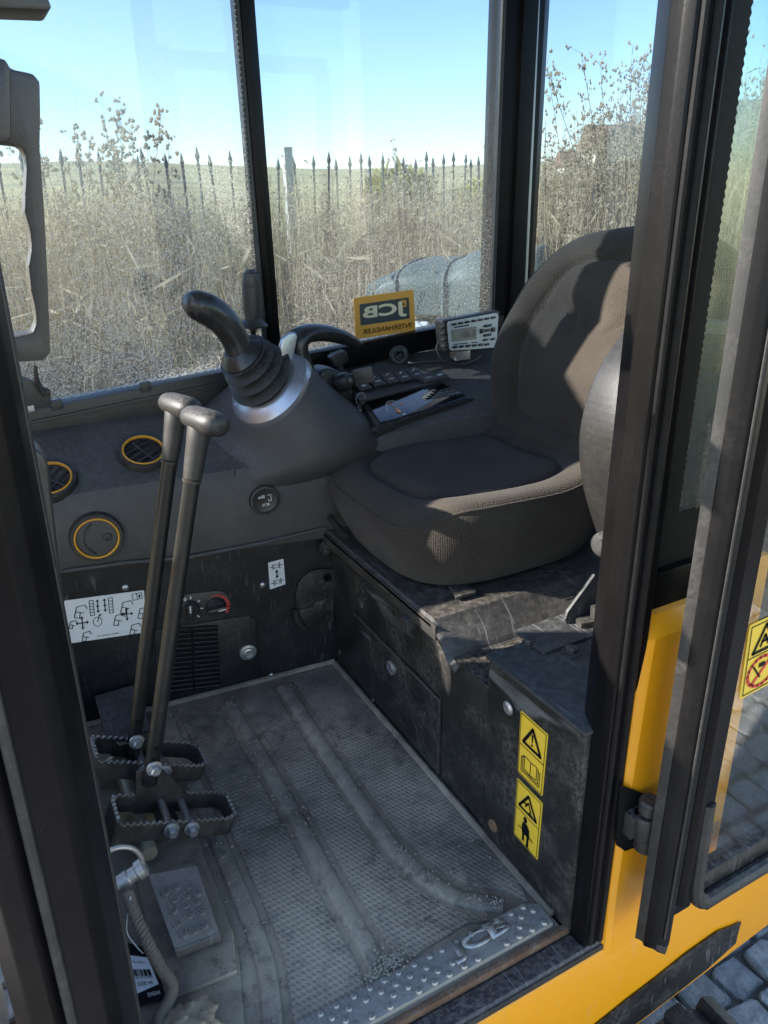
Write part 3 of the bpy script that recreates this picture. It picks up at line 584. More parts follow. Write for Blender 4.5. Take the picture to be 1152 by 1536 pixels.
# near front pillar: folded sheet with rounded nose
prof = [(.004, .585), (.010, .605), (.004, .628), (-.03, .635), (-.060, .632), (-.088, .61), (-.094, .585), (-.080, .562), (-.062, .556), (-.052, .563), (-.044, .556), (-.020, .556), (-.006, .566)]
fp = post('front_pillar', prof, -.12, 1.66, .018, 'black_frame', cab, .002)
b = NB(); tube(b, [(.006 + .018 * z, .618, z) for z in (-.05, .2, .4, .6, .9, 1.2, 1.5)], .007, 8); obj('edge_seal', b, M['rubber'], fp)
b = NB(); tube(b, [(-.048 + .018 * z, .556, z) for z in (-.05, .2, .4, .6, .9, 1.2, 1.5)], .0045, 8); obj('bead', b, M['rubber'], fp)
post('front_pillar', [(-.06, 1.60), (.0, 1.60), (.0, 1.68), (-.06, 1.68)], -.05, 1.66, 0, 'black_frame', cab, .012)
# corner pillar at the rear of the far side
cp = post('corner_pillar', [(1.168, 1.612), (1.205, 1.612), (1.207, 1.600), (1.248, 1.600), (1.252, 1.612), (1.275, 1.612), (1.30, 1.628), (1.31, 1.68), (1.168, 1.68)], .60, 1.66, .012, 'black_frame', cab, .002)
b = NB(); tube(b, [(1.162 + .012 * z, 1.615, z) for z in (.70, 1.0, 1.3, 1.5)], .0065, 8); obj('window_seal', b, M['lever_grip'], cp)
b = NB(); box(b, 1.262, 1.270, 1.604, 1.612, .62, 1.5, .001); obj('sunlit_strip', b, M['bare_steel'], cp)  # pale strip: sunlight on the pillar edge put into the colour
# window divider
dv = post('window_divider', [(.568, 1.605), (.582, 1.598), (.600, 1.605), (.600, 1.655), (.568, 1.655)], .62, 1.66, .0, 'black_frame', cab, .002)
b = NB(); zz = [.66 + .07 * k for k in range(13)]; tube(b, [(.563, 1.603, z) for z in zz], .0055, 8); obj('window_seal', b, M['lever_grip'], dv)
b = NB()
for k in range(84): obox(b, (.5585, 1.599, .665 + .01 * k), (1, 0, 0), (0, 1, 0), (0, 0, 1), .0022, .0022, .0028)
obj('serration', b, M['lever_grip'], dv, smooth=False)
# rails and panels of the far side
def slope_bar(name, x0, x1, y0, y1, dz0, dz1, mat, parent=cab, bv=.004):
    t = NB(); prism(t, [(x0, y0, sillz(x0) + dz0), (x1, y0, sillz(x1) + dz0), (x1, y0, sillz(x1) + dz1), (x0, y0, sillz(x0) + dz1)], (0, y1 - y0, 0), bv); return obj(name, t, M[mat], parent)
sr = slope_bar('sill_rail', -.03, .566, 1.598, 1.66, -.062, 0, 'dark_plastic')
slope_bar('sill_lip', -.03, .566, 1.592, 1.600, -.026, -.020, 'dark_plastic', sr, .001)
slope_bar('sill_rail', .601, 1.20, 1.604, 1.66, -.050, 0, 'black_frame')
for u, v in ((218, 580), (85, 607)):
    q = P(u, v, y=1.596); b = NB(); obox(b, q, (1, 0, .07), (0, 1, 0), (0, 0, 1), .011, .006, .010, .003); obj('clip', b, M['dark_plastic'], sr)
b = NB(); box(b, -.05, 1.34, 1.642, 1.664, -.05, .63); obj('side_panel', b, M['black_frame'], cab)
b = NB(); q = [P(u, v, y=1.585) for u, v in ((20, 560), (50, 572), (76, 588), (76, 608), (64, 612), (28, 614))]; prism(b, q, (0, .02, 0), .002); lt = obj('latch_plate', b, M['dark_plastic'], cab)
b = NB(); tube(b, spl([P(68, 592, y=1.58), P(58, 577, y=1.575), P(54, 562, y=1.57), P(53, 548, y=1.57)], 4), [.006, .003], 8); obj('latch_lever', b, M['dark_plastic'], lt)
bolt(lt, P(68, 588, y=1.583), (0, -1, 0), .006, .006, M['dark_plastic'])
b = NB(); obox(b, P(43, 613, y=1.59), (1, 0, .07), (0, 1, 0), (0, 0, 1), .010, .006, .006, .001); obj('striker', b, M['bare_steel'], lt)
b = NB(); box(b, -.06, 1.32, 1.60, 1.68, 1.58, 1.66, .01); obj('top_rail', b, M['black_frame'], cab)
b = NB(); box(b, -.06, 1.32, .555, .615, 1.56, 1.66, .01); obj('top_rail', b, M['black_frame'], cab)
b = NB(); box(b, 1.30, 1.36, .62, 1.60, 1.58, 1.66, .01); obj('top_rail', b, M['black_frame'], cab)
b = NB(); box(b, -.09, -.03, .63, 1.60, 1.58, 1.66, .01); obj('top_rail', b, M['black_frame'], cab)
b = NB(); box(b, 1.325, 1.36, .60, 1.64, -.05, .48, .008); obj('rear_panel', b, M['black_frame'], cab)
b = NB(); box(b, -.088, -.05, .635, 1.60, -.05, .16, .008); obj('front_panel', b, M['black_frame'], cab)
# panes
def pane(name, pts, D, mat, label=None):
    t = NB(); prism(t, pts, D); o = obj(name, t, M[mat], cab, smooth=False, label=label); return o
pane('front_side_pane', [(-.01, 1.632, sillz(0) - .01), (.57, 1.632, sillz(.57) - .01), (.57, 1.632, 1.6), (-.01, 1.632, 1.6)], (0, .005, 0), 'glass_dusty', 'dusty front side pane')
rsp = pane('rear_side_pane', [(.598, 1.630, sillz(.6) - .01), (1.176, 1.630, sillz(1.17) - .01), (1.18, 1.630, 1.6), (.598, 1.630, 1.6)], (0, .005, 0), 'glass_light')
pane('rear_pane', [(1.338, .64, .46), (1.338, 1.66, .46), (1.338, 1.66, 1.60), (1.338, .64, 1.60)], (.005, 0, 0), 'glass_light')
pane('windscreen', [(-.062, .63, .15), (-.062, 1.62, .15), (-.062, 1.62, 1.60), (-.062, .63, 1.60)], (-.005, 0, 0), 'glass_clear')
# dealer sticker on the pane, seen from behind
D = Dec(P(530, 447, y=1.6285), P(620, 434, y=1.6285), P(623, 496, y=1.6285), P(533, 509, y=1.6285)); D.n = V((0, -1, 0))
st = D.plate('sticker', M['sticker_orange'], rsp, r=.02); st['label'] = 'orange dealer sticker seen mirrored through the glass'
D.begin().poly([(.09, .17), (.91, .17), (.91, .68), (.09, .68)]).end('print', M['print_slate'], rsp)
D.begin().poly([(.75, .22), (.86, .22), (.86, .38), (.75, .38)], .0014).end('print', M['sticker_orange'], rsp)
D.text('lettering', 'JCB', .13, .86, .24, .61, M['print_cream'], rsp, o=.0018, bold=.035, mirror=True)
D.text('lettering', 'INTERHANDLER', .12, .93, .78, .90, M['print_black'], rsp, o=.0014, bold=.008, mirror=True)
D.begin().line([(.79, .26), (.83, .34)], .012, o=.002).line([(.79, .34), (.83, .30)], .012, o=.002).end('print', M['print_black'], rsp)
# door post (B-post) with its seals and rubber lips
bp = post('door_post', [(.596, .588), (.596, .572), (.600, .562), (.618, .558), (.621, .566), (.628, .566), (.631, .556), (.640, .556), (.643, .566), (.650, .570), (.650, .62), (.612, .62)], -.02, 1.66, .014, 'black_frame', cab, .0015)
b = NB(); tube(b, [(.6245 + .014 * z, .559, z) for z in (.0, .3, .6, .9, 1.2, 1.5)], .0055, 8); obj('door_seal', b, M['door_rubber'], bp)
b = NB(); tube(b, [(.608 + .014 * z, .5595, z) for z in (.0, .3, .6, .9, 1.2, 1.5)], .004, 8); obj('door_seal', b, M['door_rubber'], bp)
# quarter window behind the door post, with its black printed border
QY = .584
qp = pane('quarter_pane', [(.66, QY, .56), (1.30, QY, .56), (1.30, QY, 1.60), (.66, QY, 1.60)], (0, .005, 0), 'glass_tint')
b = NB(); n = 190; zs = [.640 + (.0042) * k for k in range(n)]
rowa = [b.verts.new((.655, QY - .0012, z)) for z in zs]; rowb = [b.verts.new((.702 + .018 * (z - .64) + (.0022 if k % 2 else 0), QY - .0012, z)) for k, z in enumerate(zs)]
for k in range(n - 1): b.faces.new((rowa[k], rowb[k], rowb[k + 1], rowa[k + 1]))
xs = [.655 + .0042 * k for k in range(150)]; ra = [b.verts.new((x, QY - .0012, .56)) for x in xs]; rb = [b.verts.new((x, QY - .0012, .6398 - (.0022 if k % 2 else 0))) for k, x in enumerate(xs)]
for k in range(149): b.faces.new((ra[k], ra[k + 1], rb[k + 1], rb[k]))
obj('printed_border', b, M['print_black'], qp, smooth=False)
D = Dec(P(1072, 618, y=QY - .001), P(1087, 616, y=QY - .001), P(1087, 637, y=QY - .001), P(1072, 640, y=QY - .001)); D.plate('sticker', M['sticker_white'], qp, .0006, .45)
D2 = Dec(P(1058, 652, y=QY - .001), P(1094, 640, y=QY - .001), P(1094, 655, y=QY - .001), P(1058, 668, y=QY - .001)); D2.t = 0; D2.text('lettering', 'JCB', 0, 1, 0, 1, M['print_slate'], qp, bold=.02)
b = NB(); box(b, .664, 1.30, .572, .62, .50, .572, .006); obj('waist_rail', b, M['black_frame'], cab)
b = NB(); box(b, .640, 1.32, .60, .63, -.06, .51, .004); obj('lower_panel', b, M['black_scuffed'], cab)
# yellow corner post: sculpted, with a bevelled head
rings = []
for z, x0, x1, yf, c in ((-.03, .626, .76, .548, .012), (.10, .626, .76, .550, .014), (.28, .628, .76, .550, .016), (.42, .629, .76, .550, .020), (.495, .633, .76, .552, .022), (.520, .648, .76, .566, .018), (.530, .668, .76, .585, .010)):
    rings.append([(x0, .615, z), (x0, yf + c, z), (x0 + c * .4, yf + c * .3, z), (x0 + c, yf, z), (x1 - .01, yf, z), (x1, yf + .01, z), (x1, .615, z)])
b = NB(); loft(b, rings); yp = obj('corner_post', b, M['yellow_paint'], cab, ang=24, label='glossy yellow corner post beside the doorway')
# recess and hinge
b = NB(); prism(b, [P(u, v, y=.5465) for u, v in ((931, 1178), (968, 1192), (965, 1205), (975, 1262), (938, 1277), (925, 1268))], (0, .002, 0)); obj('hinge_recess', b, M['print_black'], cab, smooth=False)
hg = NB(); hx = .655
lathe(hg, (hx, .530, .205), (0, 0, 1), [(.016, 0), (.017, .002), (.017, .036), (.016, .038)], 20); hinge = obj('hinge', hg, M['rubber'], cab)
for z in (.182, .244):
    b = NB(); lathe(b, (hx + .003, .530, z), (0, 0, 1), [(.013, 0), (.0145, .002), (.0145, .018), (.012, .021)], 20); obox(b, (hx + .026, .521, z + .010), (1, -.1, 0), (0, 1, 0), (0, 0, 1), .026, .008, .010, .003); obj('hinge_knuckle', b, M['rubber'], hinge)
b = NB(); obox(b, (hx - .008, .548, .224), (1, 0, 0), (0, 1, 0), (0, 0, 1), .015, .016, .019, .003); obj('hinge_arm', b, M['rubber'], hinge)
# yellow sill, black foot panel, door step
b = NB(); prism(b, [(-.20, .552, -.018), (1.40, .552, -.018), (1.40, .548, -.160), (.55, .546, -.262), (-.20, .546, -.30)], (0, .05, 0), .006, 3); ys = obj('side_sill', b, M['yellow_paint'], cab)
b = NB(); pts = [P(u, v, y=.5445) for u, v in ((1112, 1383), (1104, 1388), (1078, 1398), (1030, 1432), (985, 1468), (940, 1502), (880, 1550), (900, 1575), (960, 1532), (1010, 1494), (1060, 1455), (1104, 1415), (1106, 1405))]
prism(b, pts, (0, .0018, 0)); obj('black_patch', b, M['black_scuffed'], cab, smooth=False, label='scuffed black patch on the yellow sill')
b = NB(); box(b, -.05, .655, .556, .590, -.045, -.004, .008, 3); ds = obj('door_step', b, M['sill_paint'], cab)
b = NB(); box(b, -.05, .60, .590, .600, -.03, .006, .002); obj('step_edge', b, M['rust'], ds)
b = NB(); box(b, -.05, .640, .5535, .560, -.020, -.009, .002); obj('step_seal', b, M['rubber'], ds)
# windscreen grab handle at the near front pillar (a wavy-backed loop), and stay above
HY = .74
outer = [(-30, 84), (8, 90), (16, 103), (50, 110), (60, 122), (61, 170), (60, 222), (66, 300), (71, 400), (76, 530), (66, 541), (22, 544), (-30, 546)]
inner = [(-30, 212), (26, 218), (37, 228), (39, 250), (37, 290), (36, 318), (44, 345), (47, 372), (42, 400), (46, 436), (52, 462), (54, 485), (48, 499), (22, 505), (-30, 508)]
b = NB(); V1 = [P(u, v, y=HY) for u, v in outer]; V2 = [P(u, v, y=HY) for u, v in inner]
loop = V1 + V2[::-1]; prism(b, loop, (0, .024, 0), .003); gh = obj('grab_handle', b, M['dark_plastic'], cab, ang=40)
b = NB(); prism(b, [P(u, v, y=HY - .012) for u, v in ((-30, 82), (8, 88), (16, 102), (17, 205), (10, 214), (-30, 214))], (0, .011, 0), .003); obj('handle_block', b, M['dark_plastic'], gh)
b = NB(); prism(b, [P(u, v, y=.80) for u, v in ((-40, -60), (60, -45), (74, 2), (78, 11), (72, 15), (0, 12), (-40, 12))], (0, .05, 0), .003); obj('screen_stay', b, M['dark_plastic'], cab)
# rounded grab rail behind the pillar
rings = []
b = NB(); prism(b, [P(u, v, y=.92) for u, v in ((30, 668), (52, 672), (66, 682), (74, 700), (82, 780), (98, 920), (111, 1028), (106, 1042), (92, 1050), (60, 1060))], (0, .05, 0), .008, 3); obj('grab_rail', b, M['dark_plastic'], cab, ang=40)

# ------------------------------------------------------------------ the door, folded back along the side
door = thing('cab_door', 'open glazed cab door folded back with thick black rubber edge', 'door', (.70, .50, .05))
DY = .50
def dpost(name, prof, z0, z1, lean, mat, parent): return post(name, prof, z0, z1, lean, mat, parent, .001)
de = post('edge_seal', [(.647, DY + .004), (.644, DY - .002), (.650, DY - .010), (.657, DY - .016), (.667, DY - .019), (.678, DY - .016), (.686, DY - .008), (.688, DY + .004), (.685, DY + .016), (.652, DY + .016)], .040, 1.45, .012, 'door_rubber', door, .0015, 40)
post('seal_lip', [(.639, DY + .010), (.647, DY - .004), (.650, DY - .002), (.645, DY + .012)], .046, 1.45, .012, 'rubber', de, .0005)
b = NB(); prism(b, [(.641, DY + .008, .046), (.657, DY - .017, .036), (.669, DY - .0195, .026), (.681, DY - .014, .034), (.687, DY - .002, .044), (.683, DY + .016, .050), (.652, DY + .016, .050)], (0, 0, .014), .002); obj('seal_end', b, M['rubber'], de)
b = NB(); tube(b, [(.662 + .012 * z, DY - .0190, z) for z in (.06, .4, .8, 1.2, 1.44)], .0016, 6); obj('mould_line', b, M['rubber'], de)
fr = dpost('stile', [(.694, DY - .006), (.702, DY - .012), (.726, DY - .012), (.730, DY - .008), (.730, DY + .018), (.694, DY + .018)], .09, 1.40, .010, 'black_frame', door)
b = NB(); tube(b, spl([(.722, DY - .006, .26), (.722, DY - .008, .16), (.724, DY - .010, .105), (.742, DY - .012, .080), (.79, DY - .012, .078), (1.2, DY - .012, .080)], 6), .011, 10); obj('bottom_tube', b, M['rubber'], door)
b = NB(); box(b, .732, 1.25, DY - .004, DY + .02, .082, .118, .004); obj('bottom_rail', b, M['black_scuffed'], door)
b = NB(); box(b, .70, .735, DY + .0, DY + .022, .06, .22, .004); hb = obj('hinge_plate', b, M['black_frame'], door)
for z in (.10, .135, .175, .205): bolt(hb, (.718, DY, z), (0, -1, 0), .007, .007, M['rubber'])
b = NB(); box(b, .731, 1.25, DY + .004, DY + .009, .115, 1.38); dg = obj('door_pane', b, M['glass_door'], door, smooth=False)
b = NB(); box(b, 1.23, 1.28, DY - .01, DY + .02, .09, 1.40, .006); obj('stile', b, M['black_frame'], door)
b = NB(); box(b, .70, 1.27, DY - .009, DY + .019, 1.38, 1.43, .006); obj('top_rail', b, M['black_frame'], door)
# warning stickers on the door glass
sy = DY + .003
D = Dec(P(1124, 938, y=sy), P(1196, 905, y=sy), P(1186, 1008, y=sy), P(1108, 1050, y=sy)); D.plate('sticker', M['sticker_yellow'], dg, .0006, .04)
D.begin().line([(.05, .04), (.95, .04), (.95, .96), (.05, .96)], .015, True).line([(.05, .47), (.95, .47)], .015).line([(.14, .42), (.36, .08), (.60, .42)], .05, True).line([(.28, .36), (.36, .22), (.44, .36)], .04).line([(.30, .30), (.46, .30)], .04).line([(.20, .62), (.34, .80)], .03).poly([(.30, .60), (.42, .60), (.42, .66), (.30, .66)]).end('print', M['print_black'], dg)
D.begin().line([(.36 + .26 * math.cos(a), .72 + .20 * math.sin(a)) for a in [6.283 * k / 18 for k in range(18)]], .05, True).line([(.20, .86), (.54, .58)], .05).end('print', M['print_red'], dg)
D3 = Dec(P(1066, 1238, y=sy), P(1076, 1232, y=sy), P(1074, 1250, y=sy), P(1064, 1256, y=sy)); D3.t = .0003
D3.begin().line([(0, 0), (1, 0), (1, 1), (0, 1)], .12, True).line([(.3, .2), (.3, .8), (.7, .8), (.7, .2)], .12).end('glass_mark', M['print_slate'], dg)
# machine behind the door
b = NB(); box(b, .790, .856, .555, .60, -.016, .56, .008); obj('rear_strip', b, M['yellow_paint'], cab)
b = NB(); box(b, .857, 1.36, .565, .60, -.016, .50, .008); obj('rear_cover', b, M['black_scuffed'], cab)
# ------------------------------------------------------------------ undercarriage
def track(y0, y1, x0, x1, r, zc, lab):
    t = thing('rubber_track', lab, 'track', ((x0 + x1) / 2, (y0 + y1) / 2, GZ), 'rubber tracks of the machine')
    L1 = x1 - x0; per = 2 * L1 + 2 * math.pi * r
    def at(s, rr):
        s = s % per
        if s < L1: return V((x0 + s, 0, zc + rr)), V((0, 0, 1))
        s -= L1
        if s < math.pi * r: a = s / r; return V((x1 + rr * math.sin(a), 0, zc + rr * math.cos(a))), V((math.sin(a), 0, math.cos(a)))
        s -= math.pi * r
        if s < L1: return V((x1 - s, 0, zc - rr)), V((0, 0, -1))
        s -= L1; a = s / r; return V((x0 - rr * math.sin(a), 0, zc - rr * math.cos(a))), V((-math.sin(a), 0, -math.cos(a)))
    b = NB(); rings = []
    for k in range(96):
        s = per * k / 96; p, n = at(s, r); q, _ = at(s, r - .03); rings.append([p + V((0, y0 + .012, 0)), p + V((0, y1 - .012, 0)), p - n * .012 + V((0, y1, 0)), q + V((0, y1, 0)), q + V((0, y0, 0)), p - n * .012 + V((0, y0, 0))])
    loft(b, rings + [rings[0]], False, False); obj('belt', b, M['rubber'], t, ang=40)
    n = int(per / .085); first = None
    for k in range(n):
        p, nn_ = at(per * k / n, r + .009); tx = V((nn_.z, 0, -nn_.x))
        for side in (0, 1):
            b = NB(); ya, yb = (y0 + .006, y0 + (y1 - y0) * .56) if side == 0 else (y0 + (y1 - y0) * .44, y1 - .006)
            obox(b, p + tx * (.021 if side else -.021) + V((0, (ya + yb) / 2, 0)), tx, (0, 1, 0), nn_, .018, (yb - ya) / 2, .013, .006); obj('lug', b, M['rubber'], t)
    b = NB(); box(b, x0, x1, y0 + .05, y1 - .05, zc - .09, zc + .09, .02); obj('track_frame', b, M['black_frame'], t)
    for xx in (x0, x1):
        b = NB(); lathe(b, (xx, y0 + .03, zc), (0, 1, 0), [(r - .05, 0), (r - .03, .02), (r - .03, y1 - y0 - .08), (r - .05, y1 - y0 - .06)], 24); obj('idler', b, M['black_frame'], t)
track(.34, .56, -.42, .79, .150, GZ + .163, 'black rubber track under the yellow sill, nearest the camera')
b = NB(); box(b, .0, 1.2, .66, 1.5, -.26, -.07, .02); obj('chassis', b, M['black_scuffed'], cab)
bl = thing('dozer_blade', 'grey steel dozer blade end at the lower left corner', 'blade', (-.62, 1.2, GZ))
rings = [[(-.62 - .08 * math.sin(3.14 * k / 10) + o_, yy, GZ + .01 + .32 * k / 10) for k in range(11)] + [(-.645 - .08 * math.sin(3.14 * k / 10) + o_, yy, GZ + .01 + .32 * k / 10) for k in range(10, -1, -1)] for yy, o_ in ((.5, 0), (1.7, 0))]
b = NB(); loft(b, rings); obj('blade_plate', b, M['deck_steel'], bl)
b = NB(); box(b, -.60, -.2, 1.22, 1.32, GZ + .10, GZ + .22, .02); obj('blade_arm', b, M['bare_steel'], bl)

# boom out of view ahead of the cab, added and shaped to block sun
bm_ = thing('shade_boom', 'unseen yellow arm added ahead of the cab to shade the seat', 'shade_boom', (-.55, 1.75, -.3))
BO = V((-.50, 1.36, 0)); bd = V((-.45, .89, 0)).normalized()
prof = [(-.05, -.2), (.45, -.2), (.55, .5), (.75, 1.2), (1.0, 1.70), (.85, 1.90), (.62, 1.76), (.38, 1.36), (.15, .95), (0, .3)]
b = NB(); prism(b, [BO + bd * a + V((0, 0, z)) for a, z in prof], V((-bd.y, bd.x, 0)) * .20, .012); obj('shade_boom_arm', b, M['yellow_paint'], bm_)
b = NB(); lathe(b, BO + bd * .2 + V((0, 0, -.1)) + V((bd.y, -bd.x, 0)) * .05, V((-bd.y, bd.x, 0)), [(.05, 0), (.05, .36)], 20); obj('shade_boom_pin', b, M['zinc'], bm_)

b = NB(); prism(b, [BO + V((-.02, -.40, z0_)) + V(q_) for z0_, q_ in ((.50, (0, -.06, 0)), (1.06, (0, -.02, 0)), (1.18, (0, .10, 0)), (1.14, (0, .30, 0)), (.80, (0, .42, 0)), (.50, (0, .46, 0)))], (-.28, 0, 0), .02); obj('shade_post', b, M['yellow_paint'], bm_)  # added block out of view, shaped to keep sun off floor and seat box
# ------------------------------------------------------------------ floor mat and tread plate
mat_ = thing('floor_mat', 'worn grey rubber floor mat with dimpled panels and gritty ribs', 'floor mat', (.3, 1.0, 0))
b = NB(); box(b, -.02, .588, .600, 1.44, -.006, .004, .002); obj('mat_base', b, M['mat_plain'], mat_)
def strip(name, path, w_, h, mat, parent, z0=.004, round_=.004):
    path = [V(p) for p in path]; rings = []
    for i, p in enumerate(path):
        t = (path[min(i + 1, len(path) - 1)] - path[max(i - 1, 0)]).normalized(); s = V((t.y, -t.x, 0)); ww = w_ / 2
        rings.append([V((p.x, p.y, z0)) - s * (ww + round_), V((p.x, p.y, z0 + h * .75)) - s * ww, V((p.x, p.y, z0 + h)) - s * (ww - round_), V((p.x, p.y, z0 + h)) + s * (ww - round_), V((p.x, p.y, z0 + h * .75)) + s * ww, V((p.x, p.y, z0)) + s * (ww + round_)])
    b = NB(); loft(b, rings); return obj(name, b, M[mat], parent, ang=50)
RA = spl([(.203, 1.40, 0), (.200, 1.18, 0), (.197, .986, 0), (.194, .829, 0), (.188, .746, 0), (.166, .66, 0)], 5)
RB = spl([(.329, 1.36, 0), (.333, 1.2, 0), (.331, .995, 0), (.327, .821, 0), (.326, .70, 0), (.322, .652, 0)], 5)
RC = spl([(.455, 1.36, 0), (.447, 1.107, 0), (.444, .912, 0), (.451, .81, 0), (.481, .72, 0), (.536, .668, 0)], 5)
for r_ in (RA, RB, RC): strip('rib', r_, .025, .0065, 'mat_rib', mat_, round_=.0018)
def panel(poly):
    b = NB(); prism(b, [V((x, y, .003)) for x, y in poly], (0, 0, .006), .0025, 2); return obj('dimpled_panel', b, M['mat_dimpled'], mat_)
def side(path, off): return [((p.x + off * (V((path[min(i + 1, len(path) - 1)].y - path[max(i - 1, 0)].y, -(path[min(i + 1, len(path) - 1)].x - path[max(i - 1, 0)].x), 0)).normalized()).x), (p.y + off * (V((path[min(i + 1, len(path) - 1)].y - path[max(i - 1, 0)].y, -(path[min(i + 1, len(path) - 1)].x - path[max(i - 1, 0)].x), 0)).normalized()).y)) for i, p in enumerate(path)]
# paths run towards the camera, so +off lies at lower x
a_r = side(RA, -.026); b_l = side(RB, .026); b_r = side(RB, -.026); c_l = side(RC, .026); c_r = side(RC, -.026)
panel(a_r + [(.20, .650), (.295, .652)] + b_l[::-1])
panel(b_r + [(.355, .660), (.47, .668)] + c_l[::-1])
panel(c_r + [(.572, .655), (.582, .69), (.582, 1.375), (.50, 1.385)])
b = NB(); tube(b, [(.588, .62, .008), (.588, 1.0, .008), (.588, 1.38, .008)], .007, 8); obj('edge_bead', b, M['mat_plain'], mat_)
b = NB(); tube(b, [(.59, 1.388, .008), (.3, 1.412, .008), (.0, 1.44, .008)], .007, 8); obj('edge_bead', b, M['mat_plain'], mat_)
# plateau left of the ribs
b = NB(); prism(b, [(.0, .62, .003), (.13, .66, .003), (.165, .80, .003), (.172, 1.10, .003), (.176, 1.38, .003), (.0, 1.40, .003)], (0, 0, .007), .003, 2); obj('plain_panel', b, M['mat_plain'], mat_)
# grit along the ribs
vs = []; fs = []
def pebble(c, s):
    k = len(vs); j = lambda: random.uniform(.6, 1.2) * s
    vs.extend([c + V((j(), 0, 0)), c + V((0, j(), 0)), c + V((-j(), 0, 0)), c + V((0, -j(), 0)), c + V((0, 0, j() * .8)), c - V((0, 0, s * .6))]); 
    fs.extend([(k + i, k + (i + 1) % 4, k + 4) for i in range(4)] + [(k + (i + 1) % 4, k + i, k + 5) for i in range(4)])
for path, dens in ((RA, 350), (RB, 520), (RC, 620)):
    for _ in range(dens):
        f = random.random() * (len(path) - 1); i = int(f); p = path[i].lerp(path[min(i + 1, len(path) - 1)], f - i); o_ = random.gauss(0, .013)
        pebble(V((p.x + o_, p.y + random.gauss(0, .004), .0112 if abs(o_) < .013 else .0095)), random.choice((.0007, .0009, .0012, .0016, .0026)))
for _ in range(500): pebble(V((random.uniform(.02, .57), random.uniform(.61, 1.37), .0105)), random.choice((.0008, .001, .0014, .0022)))
for _ in range(260): pebble(V((random.gauss(.33, .02), random.gauss(.665, .012), .014)), random.choice((.001, .002, .003)))
o = rawobj('grit', vs, fs, M['grit']); tag(o, 'fine pale grit and pebbles lying on the mat ribs', 'grit', kind='stuff')
tp = thing('tread_plate', 'scratched aluminium door tread with raised studs and lettering', 'tread plate', (.38, .63, 0))
b = NB(); prism(b, [(.10, .604, .004), (.578, .604, .004), (.582, .640, .004), (.556, .652, .004), (.10, .652, .004)], (0, 0, .009), .002); obj('plate', b, M['aluminium'], tp)
b = NB(); lathe(b, (0, 0, 0), (0, 0, 1), [(.0052, 0), (.0050, .002), (.0038, .0036), (.0015, .0042)], 12); s0 = None
for k in range(20):
    for r_, yy in enumerate((.610, .622, .634, .646)):
        x = .12 + .0235 * k + (.012 if r_ % 2 else 0)
        if .425 < x < .515 and .612 < yy < .64 or x > .575: continue
        if random.random() < .1: continue
        if s0 is None: o = obj('stud', b, M['bare_steel'], tp); s0 = o
        else: o = s0.copy(); COL.objects.link(o); o.parent = tp; o.matrix_parent_inverse = s0.matrix_parent_inverse.copy()
        o.location = (x + random.uniform(-.002, .002), yy, .0128)
D = Dec(*[P(u, v, z=.0128) for u, v in ((664, 1418), (756, 1374), (772, 1400), (686, 1450))]); D.n = V((0, 0, 1)); D.t = 0
D.text('lettering', 'JCB', 0, 1, 0, 1, M['bare_steel'], tp, o=0.0, ext=.0035, bold=.06)

# ------------------------------------------------------------------ seat base
BX = .596
sb = thing('seat_base', 'scuffed black steel seat box with yellow warning stickers', 'seat base', (.8, 1.0, 0))
b = NB(); box(b, BX, 1.30, .80, 1.385, -.004, .292, .003); obj('box', b, M['black_scuffed'], sb)
b = NB(); prism(b, [(BX - .004, .588, .0), (BX - .004, .80, .0), (BX - .004, .80, .352), (BX - .004, .588, .358)], (.40, 0, 0), .004); obj('near_box', b, M['black_scuffed'], sb)
b = NB(); prism(b, [(BX - .008, .585, .354), (BX - .008, .803, .350), (.98, .803, .350), (.98, .60, .354), (BX + .03, .585, .354)], (0, 0, .006), .002); dk = obj('deck', b, M['deck_steel'], sb)
for x, y_, r_ in ((.70, .74, .010), (.73, .72, .009), (.82, .66, .010), (.66, .79, .008)): bolt(dk, (x, y_, .357), (0, 0, 1), r_, .008, M['deck_steel'])
b = NB(); lathe(b, (.745, .665, .3565), (0, 0, 1), [(.012, 0), (.012, .0012)], 16); obj('hole', b, M['print_black'], dk)
b = NB(); box(b, .66, .80, .755, .83, .357, .362, .002); obj('patch_plate', b, M['deck_steel'], dk)
# shelf under the seat, its near edge folded down
rings = []
for x in (.578, .586, 1.12): 
    z = .345 if x > .58 else .338
    rings.append([(x, 1.40, z), (x, .945, z), (x + .004, .918, z - .02), (x + .006, .898, z - .050), (x + .006, .880, z - .058), (x + .006, .880, z - .062), (x + .004, .896, z - .054), (x + .002, .914, z - .024), (x, .942, z - .005), (x, 1.40, z - .005)])
b = NB(); loft(b, rings); shelf = obj('shelf', b, M['shelf_steel'], sb, ang=30)
b = NB(); box(b, .578, .583, .93, 1.395, .314, .341, .001); obj('shelf_lip', b, M['shelf_steel'], sb)
def knob(p, ax, r=.015, l=.022, mat='dark_plastic', parent=sb):
    t = NB(); ax = V(ax).normalized(); u, v, a = frame(ax); rings = []
    for rr, h in ((r * .5, -.012), (r * .5, 0), (r * .9, .001), (r, .003), (r, l - .003), (r * .88, l)):
        rings.append([V(p) + a * h + (u * math.cos(t_) + v * math.sin(t_)) * rr * (1 - (.09 if (k % 2 and rr > r * .85) else 0)) for k, t_ in enumerate([2 * math.pi * i / 36 for i in range(36)])])
    loft(t, rings); return obj('knob', t, M[mat], parent, ang=30)
knob(P(620, 932, x=.588), (-1, -.1, 0)); knob(P(495, 820, x=.588), (-1, -.1, 0), .014, .020)
